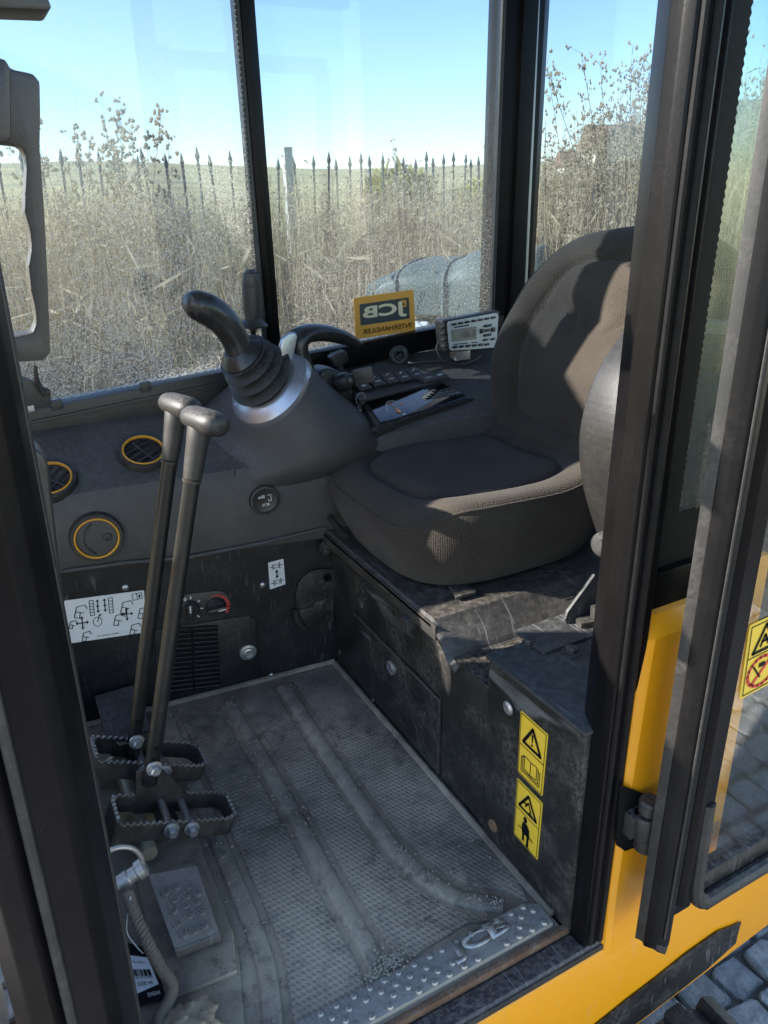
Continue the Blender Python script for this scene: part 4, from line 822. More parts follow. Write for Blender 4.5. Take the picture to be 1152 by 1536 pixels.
b = NB(); q = P(490, 770, x=.60); tube(b, [q, P(512, 797, x=.572), P(516, 802, x=.568)], [.006, .0075, .006], 10); lathe(b, P(516, 802, x=.568), (-.4, -.7, -.5), [(.008, 0), (.008, .004), (.004, .006)], 10); obj('slide_lever', b, M['grip_plastic'], sb)
# access panel on the box front, folded edge proud, lock and screws
AP = [P(u, v, x=BX) for u, v in ((533, 918), (663, 1050), (660, 1160), (531, 1012))]
b = NB(); prism(b, AP, (-.004, 0, 0), .0015); ap = obj('access_panel', b, M['black_scuffed'], sb)
b = NB(); tube(b, [AP[0] + V((-.004, 0, 0)), AP[1] + V((-.004, 0, 0)), AP[2] + V((-.004, 0, 0))], .0028, 6); obj('panel_edge', b, M['shelf_steel'], ap)
q = P(588, 1001, x=BX - .004); b = NB(); lathe(b, q, (-1, 0, 0), [(.015, 0), (.015, .004), (.011, .006), (.011, .003), (.007, .003), (.007, .005)], 20); obj('lock', b, M['zinc'], ap)
for u, v in ((763, 1062), (740, 1238)):
    q = P(u, v, x=BX - .006 if v < 1200 else BX - .004); b = NB(); lathe(b, q, (-1, 0, 0), [(.011, 0), (.011, .002), (.007, .0045), (.003, .0045)], 18); obj('screw', b, M['zinc'] if v < 1200 else M['rust'], sb)
b = NB(); lathe(b, P(540, 908, x=BX), (-1, 0, 0), [(.014, 0), (.013, .004), (.006, .006)], 16); obj('boss', b, M['black_scuffed'], sb)
for u, v in ((510, 978), (560, 1050)): b = NB(); lathe(b, P(u, v, x=BX), (-1, 0, 0), [(.004, 0), (.004, .002)], 10); obj('screw', b, M['rust'], sb)
# warning stickers
FX = BX - .0042
S1 = Dec(*[P(u, v, x=FX) for u, v in ((781.7, 1065), (822.6, 1101.8), (813.8, 1194.8), (777, 1156.8))]); S1.n = V((-1, 0, 0))
s1 = S1.plate('sticker', M['sticker_yellow'], sb, .0008, .05); s1['label'] = 'upper yellow warning sticker with triangle and open manual'
def tri(D, c, cy, w_, h, lw): D.line([(c - w_, cy + h), (c, cy - h), (c + w_, cy + h)], lw, True)
S1.begin().line([(.04, .025), (.96, .025), (.96, .975), (.04, .975)], .018, True).line([(.04, .5), (.96, .5)], .02)
tri(S1, .5, .275, .33, .155, .085); S1.poly([(.465, .20), (.535, .20), (.515, .33), (.485, .33)]).poly([(.47, .35), (.53, .35), (.53, .385), (.47, .385)])
S1.line([(.26, .63), (.26, .84), (.5, .86), (.74, .84), (.74, .63), (.5, .65)], .022, True).line([(.5, .65), (.5, .86)], .022).line([(.26, .65), (.20, .65), (.20, .88), (.80, .88), (.80, .66), (.74, .65)], .022).line([(.20, .68), (.14, .68), (.14, .91), (.86, .91), (.86, .68), (.80, .68)], .022).end('print', M['print_black'], s1)
S2 = Dec(*[P(u, v, x=FX) for u, v in ((776.4, 1166), (814.5, 1205), (806.5, 1290.4), (771, 1249.8))]); S2.n = V((-1, 0, 0))
s2 = S2.plate('sticker', M['sticker_yellow'], sb, .0008, .05); s2['label'] = 'lower yellow warning sticker with belted seated figure'
S2.begin().line([(.04, .025), (.96, .025), (.96, .975), (.04, .975)], .018, True).line([(.04, .47), (.96, .47)], .02)
tri(S2, .5, .255, .34, .145, .075); S2.line([(.40, .32), (.52, .22), (.62, .34)], .05).line([(.34, .28), (.46, .26)], .05).line([(.56, .36), (.70, .38)], .04)
S2.poly([(.44 + .075 * math.cos(a), .545 + .05 * math.sin(a)) for a in [6.283 * k / 10 for k in range(10)]]).poly([(.36, .60), (.52, .60), (.62, .66), (.64, .80), (.34, .80), (.32, .68)])
S2.line([(.24, .745), (.78, .785)], .035).line([(.40, .80), (.40, .92)], .08).line([(.58, .80), (.58, .95)], .08).line([(.20, .735), (.20, .77)], .02).line([(.52, .96), (.66, .97)], .03).end('print', M['print_black'], s2)
# bracket with switch at the near side, and the lock pin
br = thing('console_bracket', 'steel bracket with black switch block beside the seat', 'bracket', (.82, .82, .36))
b = NB(); prism(b, [P(u, v, y=.80) for u, v in ((893, 862), (912, 905), (930, 960), (880, 968), (856, 952), (848, 930), (852, 918))], (0, .006, 0), .0015); obj('plate', b, M['deck_steel'], br)
b = NB(); obox(b, P(882, 945, y=.785), (1, -.25, 0), (.25, 1, 0), (0, 0, 1), .020, .012, .022, .003); obj('switch_block', b, M['dark_plastic'], br)
b = NB(); obox(b, P(900, 935, y=.775), (1, -.25, 0), (.25, 1, 0), (0, 0, 1), .012, .014, .028, .003); obj('switch_block', b, M['dark_plastic'], br)
b = NB(); tube(b, [P(869, 955, y=.785), P(869, 968, y=.79), P(868, 980, y=.79)], [.003, .004, .005], 8); obj('wire', b, M['red_plastic'], br)
b = NB(); lathe(b, P(900, 908, y=.80), (.4, -1, 0), [(.011, -.02), (.011, .03), (.009, .032)], 14); obj('pin', b, M['bare_steel'], br)

# ------------------------------------------------------------------ seat
seat = thing('operator_seat', 'dark brown woven fabric operator seat with sunlit backrest', 'seat', (.85, 1.16, .36))
def seat_mesh(name, rings, mat, parent, ang=80):
    '''lofted pad whose rings also carry a wrapped cloth coordinate'''
    rings = [[V(p) for p in r] for r in rings]; n = len(rings[0]); vs_ = [p for r in rings for p in r]; fs_ = []; uv = []
    big = max(rings, key=lambda r: sum((r[i] - r[i - 1]).length for i in range(n))); cu_ = [0.0]
    for i in range(n): cu_.append(cu_[-1] + (big[(i + 1) % n] - big[i]).length)
    cv = [0.0]
    for a, c in zip(rings[:-1], rings[1:]): cv.append(cv[-1] + sum((a[i] - c[i]).length for i in range(n)) / n)
    for j in range(len(rings) - 1):
        for i in range(n):
            k = (i + 1) % n; fs_.append((j * n + i, j * n + k, (j + 1) * n + k, (j + 1) * n + i)); uv += [(cu_[i], cv[j]), (cu_[i + 1], cv[j]), (cu_[i + 1], cv[j + 1]), (cu_[i], cv[j + 1])]
    fs_.append(tuple(range(n))[::-1]); uv += [(0, 0)] * n; fs_.append(tuple((len(rings) - 1) * n + i for i in range(n))); uv += [(0, 0)] * n
    me = bpy.data.meshes.new(name); me.from_pydata(vs_, [], fs_); L = me.uv_layers.new(name='cloth')
    for i, c in enumerate(uv): L.data[i].uv = c
    me.polygons.foreach_set('use_smooth', [True] * len(me.polygons)); me.update()
    b_ = NB(); b_.from_mesh(me); bmesh.ops.recalc_face_normals(b_, faces=b_.faces); b_.to_mesh(me); b_.free()
    me.materials.append(mat); return link(bpy.data.objects.new(name, me), parent)
def sgn(v, e): return math.copysign(abs(v) ** e, v)
def sm(a, b_, t): t = max(0, min(1, (t - a) / (b_ - a))); return t * t * (3 - 2 * t)
SC = V((.808, 1.204)); HX, HW = .234, .240; NA = 88
rings = []
prof = [(.80, .347), (.87, .355), (.935, .384), (.98, .418), (1.0, .452), (.99, .474), (.97, .488), (.935, .496), (.88, .500), (.83, .502), (.78, .503), (.74, .5015), (.71, .496), (.69, .4890), (.67, .4955), (.63, .501), (.55, .5025), (.45, .503), (.34, .503), (.22, .503), (.10, .503), (.02, .503)]
for k, z in prof:
    ring = []
    for i in range(NA):
        a = 2 * math.pi * i / NA; cx, cy = sgn(math.cos(a), .52), sgn(math.sin(a), .52)
        x = HX * cx * k; y_ = HW * cy * k * (1 - .05 * sm(.2, 1, -cx)); topf = sm(.40, .49, z)
        u = x / HX; v = y_ / HW
        dz = 0.016 * sm(.50, .95, abs(v)) - .010 * (1 - sm(0, .6, abs(v))) * sm(-.8, 0, u)     # side bolsters, dished middle
        dz += -.030 * sm(-.55, -1.05, u) * 1.0 + .020 * sm(.2, 1, u)                            # front rolls down, rear rises a little
        dz += .006 * math.sin(u * 5 + v * 3) * .4
        ring.append((SC.x + x, SC.y + y_, z + dz * topf + .022 * sm(-.2, -1, u) * sm(.0, .9, v) * (1 - topf)))
    rings.append(ring)
seat_mesh('cushion', rings, M['fabric_cushion'], seat)
# stitched seam along the cushion's shoulder
b = NB(); tube(b, [V(q) + V((0, 0, .0006)) for q in rings[6]] + [V(rings[6][0]) + V((0, 0, .0006))], .0022, 6, cap=False); obj('piping', b, M['fabric_cushion'], seat)
b = NB(); box(b, .72, 1.05, 1.04, 1.36, .340, .375, .01); obj('seat_pan', b, M['shelf_steel'], seat)
b = NB(); prism(b, [P(u, v, z=.3495) for u, v in ((672, 882), (700, 878), (715, 892), (684, 900))], (0, 0, .006), .002); obj('slide_bracket', b, M['shelf_steel'], seat)
# backrest: outline from the photograph's silhouette, in the leaning plane
B0 = V((.985, 1.165, .485)); BD = V((.18, 0, .43)).normalized(); BN = V((-.43, 0, .18)).normalized(); BT = .485
def wid(t):   # half width at height t along the back
    s = t / BT
    return .222 + .040 * math.sin(math.pi * min(1, s / .92)) - .10 * sm(.62, 1.0, s) ** 1.6
half = spl([(0, .487), (.07, .481), (.16, .464), (.222, .425), (.256, .350), (.270, .265), (.264, .18), (.246, .11), (.226, .045), (.195, .004), (.10, -.010), (0, -.012)], 5)
half = [(p.x, p.y * 1.045) for p in half]; outl_ = half + [(-a, c) for a, c in half[-2:0:-1]]; NB_ = len(outl_); TC = .235
ring_prof = [(.02, 0), (.10, 0), (.22, 0), (.34, 0), (.46, 0), (.56, 0), (.62, -.001), (.65, -.008), (.675, -.019), (.70, -.008), (.74, .001), (.79, .002), (.84, .002), (.89, -.003), (.935, -.014), (.97, -.032), (.99, -.053), (.998, -.075), (.97, -.098), (.90, -.110)]
rings = []
for k, dn in ring_prof:
    ring = []
    for yy, t0 in outl_:
        t = TC + (t0 - TC) * k; y_ = yy * k; s = t / BT; v = abs(y_) / .25
        bulge = .016 * math.exp(-((s - .36) / .20) ** 2) - .020 * math.exp(-((s - .63) / .022) ** 2) * (1 - sm(.62, .72, v)) + .026 * sm(.55, 1.0, v) * (1 - sm(.70, .92, s)) - .012 * sm(.85, 1, s)
        bulge += .012 * math.exp(-((s - .78) / .12) ** 2) * (1 - sm(.4, .8, v)) + .002 * math.sin(10 * s + 4 * v)
        f = 1.0 if dn > -.05 else 0.3
        ring.append(B0 + BD * t + V((0, 1, 0)) * y_ + BN * (dn + bulge * f))
    rings.append(ring)
seat_mesh('backrest', rings, M['fabric_back'], seat)
b = NB(); obox(b, B0 + BD * .20 - BN * .135, BD, (0, 1, 0), BN, .20, .16, .02, .015); obj('back_shell', b, M['dark_plastic'], seat)
for s in (-1, 1):
    b = NB(); obox(b, V((1.02, 1.165 + s * .215, .46)), (1, 0, .4), (0, 1, 0), (-.4, 0, 1), .06, .012, .03, .006); obj('recliner', b, M['dark_plastic'], seat)
b = NB(); q = P(981, 338, y=1.12); obox(b, q + V((.03, 0, -.0)), (1, 0, 0), (0, 1, 0), (0, 0, 1), .02, .02, .022, .006); obj('belt_latch', b, M['red_plastic'], seat)
# raised left-hand arm console: curved cover between seat and door post
arm = thing('arm_console', 'raised rounded black arm console cover between seat and door post', 'arm console', (.90, .84, .36))
cp_ = spl([(.935, .36), (.905, .42), (.872, .49), (.846, .56), (.836, .63), (.846, .69), (.872, .745), (.915, .79), (.96, .815)], 5); pts = [V((p.x, 0, p.y)) for p in cp_]
outl = pts + [V((1.06, 0, .80)), V((1.08, 0, .60)), V((1.06, 0, .42)), V((1.0, 0, .36))]
b = NB(); prism(b, [p + V((0, .822, 0)) for p in outl], (0, .085, 0), .006, 3); ac = obj('cover', b, M['arm_cover'], arm, ang=40)
b = NB(); c_ = V((.98, 0, .60)); prism(b, [c_ + (p - c_) * .90 + V((0, .8165, 0)) for p in outl], (0, .005, 0), .002); obj('side_plate', b, M['black_frame'], arm, ang=40)
b = NB(); tube(b, [P(935, 805, y=.80), P(905, 817, y=.78), P(899, 819, y=.776)], [.009, .009, .009], 12); lathe(b, P(912, 814, y=.785), P(895, 822, y=.77) - P(912, 814, y=.785), [(.012, 0), (.018, .001), (.020, .004), (.020, .018), (.017, .022), (.008, .023)], 22); obj('lock_knob', b, M['lever_grip'], arm)
b = NB(); obox(b, (.915, .86, .34), (.3, 0, 1), (0, 1, 0), (1, 0, -.3), .08, .03, .018, .006); obj('support_arm', b, M['black_frame'], arm)
for u, v in ((917, 712), (934, 667), (912, 768)): bolt(arm, P(u, v, y=.818), (0, -1, 0), .004, .004, M['dark_plastic'])
# ------------------------------------------------------------------ right-hand console
con = thing('side_console', 'charcoal side console with round vents, heater panel and display', 'console', (.4, 1.5, 0))
W0 = V((0, 1.45, 0)); WN = V((.1, 1, 0)).normalized()
def yw(x): return 1.45 - .1 * x
def PW(u, v, off=0.0): return PP(u, v, W0 - WN * off, WN)
WX = V((1, -.1, 0)).normalized(); IN = -WN
b = NB(); prism(b, [(-.02, yw(-.02), -.005), (1.28, yw(1.28) + .0, -.005), (1.28, yw(1.28), .37), (-.02, yw(-.02), .385)], (.0, .03, 0)); lw = obj('lower_panel', b, M['black_wall'], con)
# upper shell
rings = []
for x in (-.03, .04, .12, .30, .45, .60, .72, .80, 1.0, 1.30):
    y0 = yw(x) - .018; zl = .368 - .035 * max(0, min(1, x / .6)); k = sm(.0, .10, x); r2 = .03 * sm(.66, .74, x) + .03 * max(0, x - .70)
    zt = .515 + r2; rings.append([(x, 1.632, zl), (x, y0 + .022, zl - .004), (x, y0 + .004, zl - .008), (x, y0, zl + .004), (x, y0 + .004, zt - .03 - .02 * (1 - k)), (x, y0 + .012, zt - .010 - .02 * (1 - k)), (x, y0 + .034, zt - .006 * (1 - k)), (x, 1.52, zt + .043), (x, 1.60, zt + .075), (x, 1.632, zt + .083)])
b = NB(); loft(b, rings); bmesh.ops.recalc_face_normals(b, faces=b.faces); sh = obj('upper_shell', b, M['console_plastic'], con, ang=28)
# seams of the shell
for pts in ([(282, 652), (284, 722), (282, 830)], [(352, 705), (352, 715)]):
    q = [PP(u, v, (0, yw(.3) - .0185, 0), (.1, 1, 0)) for u, v in pts]; b = NB(); tube(b, q, .0016, 6); obj('seam', b, M['rubber'], sh)
b = NB(); tube(b, [PP(u, v, (0, 1.45 - .021, 0), (.1, 1, 0)) for u, v in ((95, 857), (180, 845), (282, 836), (400, 813), (488, 792))], .004, 8); obj('lip', b, M['console_plastic'], sh)
top_n = V((0, -.36, 1)).normalized()
def vent(c, ax, r, kind, roll=0.0):
    ax = V(ax).normalized(); u, v, a = frame(ax); u, v = u * math.cos(roll) + v * math.sin(roll), v * math.cos(roll) - u * math.sin(roll)
    t = NB(); lathe(t, c - a * .01, a, [(r * 1.02, 0), (r * 1.02, .014), (r * .97, .020), (r * .86, .020), (r * .80, .010), (r * .78, .006)], 36, cap=False)
    o = obj('vent', t, M['dark_plastic'], con)
    t = NB(); rr = r * .845
    lathe(t, c + a * .0085, a, [(rr * .98, -.002), (rr * 1.0, .0025), (rr * .955, .0035), (rr * .91, .0025), (rr * .91, -.002)], 40, cap=False); obj('ring', t, M['orange_ring'], o)
    t = NB()
    if kind == 'disc':
        lathe(t, c + a * .0, a, [(rr * .90, 0), (rr * .88, .008), (rr * .5, .010), (rr * .01, .0105)], 36); obj('disc', t, M['console_plastic'], o)
        t = NB(); lathe(t, c - u * rr * .45 + a * .009, a, [(rr * .20, 0), (rr * .17, .004), (rr * .05, .005)], 14); obj('thumb_stud', t, M['dark_plastic'], o)
        t = NB(); tube(t, [c + a * .0105 + u * rr * (.86 * math.cos(g) - .30) + v * rr * .86 * math.sin(g) for g in [R(-62 + 10 * k) for k in range(13)]], .0014, 6); obj('flap_edge', t, M['rubber'], o)
    else:
        lathe(t, c - a * .012, a, [(rr * .92, 0), (rr * .92, .002)], 30); obj('duct', t, M['print_black'], o)
        for k in (-.55, -.18, .20, .58):
            hw = math.sqrt(max(.02, 1 - k * k)) * rr * .88; t = NB(); obox(t, c + v * rr * k - a * .0005, u, v * .8 + a * .6, a * .8 - v * .6, hw, .0075, .0013, .0008); obj('louvre', t, M['dark_plastic'], o)
        t = NB(); obox(t, c + a * .002, v, u, a, rr * .80, .0022, .004, .001); obj('louvre_bar', t, M['dark_plastic'], o)
    return o
FN = V((.1, 1, 0)).normalized()
vent(PP(145, 805, (0, 1.45 - .019, 0), FN), -FN, .048, 'disc')
vent(PP(215, 680, (0, 1.442, .519), (0, -.55, 1)), (0, -.55, 1), .047, 'louvre', .5)
vent(PP(76, 722, (0, 1.458, .516), (0, -.55, 1)), (-.1, -.55, 1), .047, 'louvre', .9)
# hour gauge with pictograms and lettering
gc = PP(397, 750, (0, 1.45 - .019, 0), FN); t = NB(); lathe(t, gc - FN * -.002, -FN, [(.0315, 0), (.0315, .004), (.030, .007), (.026, .0075), (.025, .004), (.024, .0035)], 36); ga = obj('gauge', t, M['dark_plastic'], con)
D = Dec(gc - WX * .017 + V((0, 0, .017)) - FN * .0045, gc + WX * .017 + V((0, 0, .017)) - FN * .0045, gc + WX * .017 - V((0, 0, .017)) - FN * .0045, gc - WX * .017 - V((0, 0, .017)) - FN * .0045); D.t = 0
D.begin().line([(.12, .20), (.24, .20), (.28, .28), (.12, .30)], .04, True).line([(.34, .14), (.34, .30)], .06).line([(.44, .14), (.44, .30)], .06).line([(.66, .16), (.86, .16), (.86, .54), (.70, .54), (.70, .42)], .035).end('print', M['print_white'], ga)
D.text('lettering', 'JCB', .28, .74, .66, .84, M['print_white'], ga, bold=.02); D.begin().line([(.12, .44), (.28, .40), (.42, .46), (.60, .42)], .03).line([(.14, .52), (.62, .52)], .025).end('print', M['lever_grip'], ga)
# heater controls
t = NB(); pl = []
for cx, a0 in ((283, 90), (323, -90)):
    c = PW(cx, 912 if cx < 300 else 907)
    pl += [c + (WX * math.cos(R(a0 + 22.5 * k)) + V((0, 0, 1)) * math.sin(R(a0 + 22.5 * k))) * .033 for k in range(9)]
prism(t, pl, IN * .003, .001); hp = obj('heater_plate', t, M['dark_plastic'], lw)
for cx, cy, m_, r0 in ((283, 913, 'print_white', 1.5), (323, 909, 'print_red', .05)):
    c = PW(cx, cy) + IN * .003; t = NB(); lathe(t, c, IN, [(.021, 0), (.021, .004), (.018, .008)], 28); obox(t, c + IN * .012, WX * math.cos(r0) + V((0, 0, math.sin(r0))), V((0, 0, math.cos(r0))) - WX * math.sin(r0), IN, .019, .0055, .010, .003); kn = obj('heater_knob', t, M['grip_plastic'], lw)
    t = NB(); obox(t, c + IN * .0215 + (WX * math.cos(r0) + V((0, 0, math.sin(r0)))) * .010, WX * math.cos(r0) + V((0, 0, math.sin(r0))), V((0, 0, math.cos(r0))) - WX * math.sin(r0), IN, .008, .0012, .0006); obj('pointer', t, M['print_white'], lw)
    t = NB()
    for k in range(9):
        g = R(100 - 17 * k) if cx > 300 else R(118 - 21 * k); o_ = c + (WX * math.cos(g) + V((0, 0, math.sin(g)))) * .0262 + IN * .0006
        if cx < 300 and k % 2: continue
        obox(t, o_, WX * math.cos(g) + V((0, 0, math.sin(g))), V((0, 0, math.cos(g))) - WX * math.sin(g), IN, (.0012 + .0004 * k) if cx > 300 else .0030, .0028 if cx > 300 else .0012, .0003)
    obj('scale', t, M[m_], lw, smooth=False)
for u, s in ((277, '0'),):
    c = PW(u, 898); D = Dec(c + V((-.003, 0, .004)) + IN * .0036, c + V((.003, 0, .004)) + IN * .0036, c + V((.003, 0, -.004)) + IN * .0036, c + V((-.003, 0, -.004)) + IN * .0036); D.t = 0; D.text('lettering', s, 0, 1, 0, 1, M['print_white'], lw, bold=.02)
# heater cover with slots
t = NB(); prism(t, [PW(u, v) for u, v in ((232, 945), (372, 922), (384, 928), (391, 1022), (238, 1050))], IN * .004, .0015); hc = obj('heater_cover', t, M['black_wall'], lw)
G = [PW(u, v, .004) for u, v in ((244, 942), (326, 937), (331, 1030), (246, 1040))]; sl0 = None
t = NB(); prism(t, [p + IN * .0002 for p in G], IN * .0003); obj('grille_back', t, M['print_black'], hc, smooth=False)
for r_ in range(14):
    for c_ in range(2):
        f = (r_ + .5) / 14; a = G[0].lerp(G[3], f); e = G[1].lerp(G[2], f); u0, u1 = (.02, .50) if c_ == 0 else (.54, .99)
        p, q = a.lerp(e, u0), a.lerp(e, u1); t = NB(); obox(t, (p + q) / 2 + IN * .0022, q - p, V((0, 0, 1)) * .75 + IN * .65, IN * .75 - V((0, 0, .65)), (q - p).length / 2, .0033, .0009, .0006); obj('slat', t, M['shelf_steel'], hc)
q = PW(372, 978, .004); t = NB(); lathe(t, q, IN, [(.019, 0), (.018, .003), (.0125, .004), (.0125, .010), (.010, .011), (.009, .007), (.005, .007), (.004, .009)], 24); obj('lock', t, M['zinc'], hc)
for u, v in ((188, 881), (394, 877), (407, 1013), (512, 978)): t = NB(); lathe(t, PW(u, v), IN, [(.0065, 0), (.006, .003), (.003, .0045)], 14); obj('screw', t, M['zinc'], lw)
# stickers of the lower panel
S3 = Dec(*[PW(u, v) for u, v in ((96, 901), (216, 885), (219, 948), (104, 965))]); S3.n = IN.copy(); s3 = S3.plate('sticker', M['sticker_white'], lw, .0008, .02); s3['label'] = 'white control pattern sticker with arrow diagrams'
S3.begin()
def arrow(D, x, y_, dx, dy, l, lw_=.012):
    D.line([(x, y_), (x + dx * l, y_ + dy * l * 1.9)], lw_); ex, ey = x + dx * l, y_ + dy * l * 1.9; h = .028
    D.poly([(ex + dx * h, ey + dy * h * 1.9), (ex - dy * h * .8, ey + dx * h * .8 * 1.9), (ex + dy * h * .8, ey - dx * h * .8 * 1.9)])
for cx, cy in ((.19, .56), (.76, .50)):
    for dx, dy in ((1, 0), (-1, 0), (0, 1), (0, -1)): arrow(S3, cx, cy, dx, dy, .055, .014)
for cx in (.40, .49):
    arrow(S3, cx, .22, 0, -1, .055); arrow(S3, cx, .22, 0, 1, .055); S3.line([(cx - .012, .22), (cx + .012, .22)], .02)
for cx in (.325, .565):
    S3.line([(cx - .025, .07), (cx + .025, .07), (cx + .025, .42), (cx - .025, .42)], .008, True)
    for k in range(1, 5): S3.line([(cx - .025, .07 + .07 * k), (cx + .025, .07 + .07 * k)], .008)
def digger(D, x, y_, s, fl=1):
    D.line([(x, y_ + .18 * s), (x + fl * .03 * s, y_), (x + fl * .11 * s, y_ - .02 * s), (x + fl * .13 * s, y_ + .05 * s)], .010).line([(x, y_ + .18 * s), (x + fl * .05 * s, y_ + .20 * s), (x + fl * .06 * s, y_ + .10 * s)], .010).line([(x + fl * .02 * s, y_ + .08 * s), (x + fl * .09 * s, y_ + .12 * s)], .010)
digger(S3, .10, .18, 1.3); digger(S3, .16, .80, 1.0); digger(S3, .68, .22, 1.3); digger(S3, .58, .50, 1.2); digger(S3, .90, .42, 1.2); digger(S3, .78, .78, 1.2); digger(S3, .02, .50, .8)
S3.line([(.38 + .055 * math.cos(a), .58 + .11 * math.sin(a)) for a in [6.283 * k / 14 for k in range(14)]], .007, True).line([(.38, .58), (.41, .44)], .010).line([(.41, .44), (.43, .42)], .02)
S3.line([(.84, .06), (.96, .04), (.97, .18), (.85, .20)], .008, True).line([(.90, .06), (.91, .19)], .008).line([(.935, .09), (.937, .15)], .02).end('print', M['print_black'], s3)
S3.text('lettering', 'ISO CONTROL PATTERN', .36, .64, .905, .94, M['print_black'], s3)
S4 = Dec(*[PW(u, v) for u, v in ((402, 844), (425, 838), (428, 876), (405, 884))]); S4.n = IN.copy(); s4 = S4.plate('sticker', M['sticker_white'], lw, .0008, .03); s4['label'] = 'small white track width sticker'
S4.begin()
for cy in (.20, .80):
    S4.line([(.36, cy - .06), (.64, cy - .06), (.64, cy + .06), (.36, cy + .06)], .035, True)
    for sx in (.28, .72): S4.line([(sx, cy - .11), (sx, cy + .11)], .05)
    S4.line([(.10, cy), (.22, cy)], .05).line([(.78, cy), (.90, cy)], .05)
S4.poly([(.38, .42), (.5, .33), (.62, .42)]).line([(.5, .42), (.5, .47)], .10).poly([(.38, .58), (.5, .67), (.62, .58)]).line([(.5, .54), (.5, .58)], .10).line([(.42, .51), (.85, .51)], .02).end('print', M['print_black'], s4)
# D-shaped flap latch in the corner
t = NB(); prism(t, [PW(u, v) for u, v in ((444, 935), (444, 895), (450, 872), (463, 858), (480, 854), (498, 853), (502, 870), (501, 898), (499, 925), (480, 934))], IN * .006, .002); fl_ = obj('flap', t, M['black_scuffed'], lw)
t = NB(); tube(t, spl([PW(u, v, .006) for u, v in ((446, 915), (445, 892), (452, 871), (466, 859), (484, 855), (497, 855))], 4), .0022, 6); obj('flap_rim', t, M['lever_grip'], fl_)
t = NB(); prism(t, [PW(u, v, .006) for u, v in ((447, 914), (470, 909), (472, 903), (500, 891), (500, 930), (478, 936), (455, 940))], IN * .006, .002); obj('flap_handle', t, M['black_scuffed'], fl_)
t = NB(); tube(t, spl([PW(u, v, .014) for u, v in ((443, 916), (446, 928), (452, 938), (457, 942))], 4), .0075, 10); obj('flap_grip', t, M['lever_grip'], fl_)
t = NB(); lathe(t, PW(491, 866, .006), IN, [(.010, 0), (.009, .003)], 16); obj('rivet', t, M['black_frame'], fl_)
# joystick pod: a bulging cone leaning forward
RC_ = V((.515, 1.450, .646)); RAX = V((-.66, -.30, .69)).normalized(); ru, rv, ra = frame(RAX); NP = 48
def circ(c, u, v, r1, r2, n=NP): return [c + u * r1 * math.cos(2 * math.pi * k / n) + v * r2 * math.sin(2 * math.pi * k / n) for k in range(n)]
bu, bv = V((1, 0, 0)), V((0, 1, 0)); base = V((.555, 1.520, .435)); rings = []
su = 1 if ru.dot(bu) > 0 else -1; sv_ = 1 if rv.dot(bv) > 0 else -1
for f, r1, r2 in ((0, .275, .125), (.12, .268, .130), (.28, .250, .136), (.45, .218, .134), (.62, .174, .122), (.78, .132, .107), (.90, .106, .096), (1.0, .091, .089)):
    c = base.lerp(RC_, f ** .95); g = f ** 1.4; u = bu.lerp(ru * su, g).normalized(); v = bv.lerp(rv * sv_, g).normalized(); rings.append(circ(c, u, v, r1, r2))
b = NB(); loft(b, rings); pod = obj('joystick_pod', b, M['console_plastic'], con, ang=60)
b = NB(); lathe(b, RC_ - ra * .004, ra, [(.089, -.014), (.091, .002), (.089, .014), (.074, .026), (.060, .030), (.058, .022)], 48, cap=False); rg = obj('pod_ring', b, M['satin_ring'], con)
for g in (200, 275, 320, 50):
    c = RC_ + (ru * math.cos(R(g)) + rv * math.sin(R(g))) * .0745 + ra * .015; b = NB(); lathe(b, c, ra, [(.0065, 0), (.0055, .005), (.003, .005)], 12); obj('screw', b, M['zinc'], rg)
joy = thing('joystick', 'black curved joystick with rubber bellows on a satin ring', 'joystick', tuple(RC_))
JT = P(364, 533, y=1.425); jx = (JT - RC_); prof = [(.062, .016)]; L_ = jx.length
b = NB(); rings = []; nb = 4
for k in range(nb * 4 + 1):
    f = k / (nb * 4); r_ = .067 - .025 * f + .0090 * math.cos(k * math.pi / 2); c = RC_ + ra * .016 + (JT - RC_ - ra * .016) * f; ax = ra.lerp(jx.normalized(), f).normalized(); u = (ru - ax * ru.dot(ax)).normalized(); rings.append(circ(c, u, ax.cross(u), r_, r_, 32))
loft(b, rings); obj('bellows', b, M['rubber'], joy, ang=75)
b = NB(); lathe(b, JT, jx, [(.034, -.012), (.044, -.004), (.045, .004), (.036, .014), (.026, .022)], 28); obj('collar', b, M['grip_plastic'], joy)
b = NB(); gp = spl([JT + jx.normalized() * .008, P(352, 508, y=1.42), P(336, 483, y=1.415), P(314, 466, y=1.41), P(294, 457, y=1.405), P(281, 454, y=1.40)], 6); tube(b, gp, [.028, .0275, .029, .031, .031, .028, .017], 20, fl=(1.0, .92)); obj('grip', b, M['grip_plastic'], joy, ang=70)
# wrist rest arch behind the joystick
wr = thing('wrist_rest', 'arched black wrist rest with glossy plate beside the joystick', 'wrist rest', (.60, 1.46, .66))
wp = spl([P(462, 588, y=1.47), P(455, 560, y=1.465), P(446, 530, y=1.46), P(446, 510, y=1.46), P(462, 500, y=1.465), P(490, 500, y=1.475), P(518, 508, y=1.485), P(540, 518, y=1.49)], 6)
b = NB(); tube(b, wp, [.028, .028, .026, .026, .024, .021, .017, .008], 18, up=(0, 1, 0), fl=(1.45, .80)); obj('arch', b, M['grip_plastic'], wr, ang=70)
b = NB(); prism(b, [P(u, v, y=1.422) for u, v in ((420, 522), (424, 508), (434, 499), (444, 499), (447, 506), (442, 530), (436, 546), (430, 548), (422, 536))], (0, .012, 0), .004, 3); obj('glossy_plate', b, M['satin_ring'], wr, ang=50)
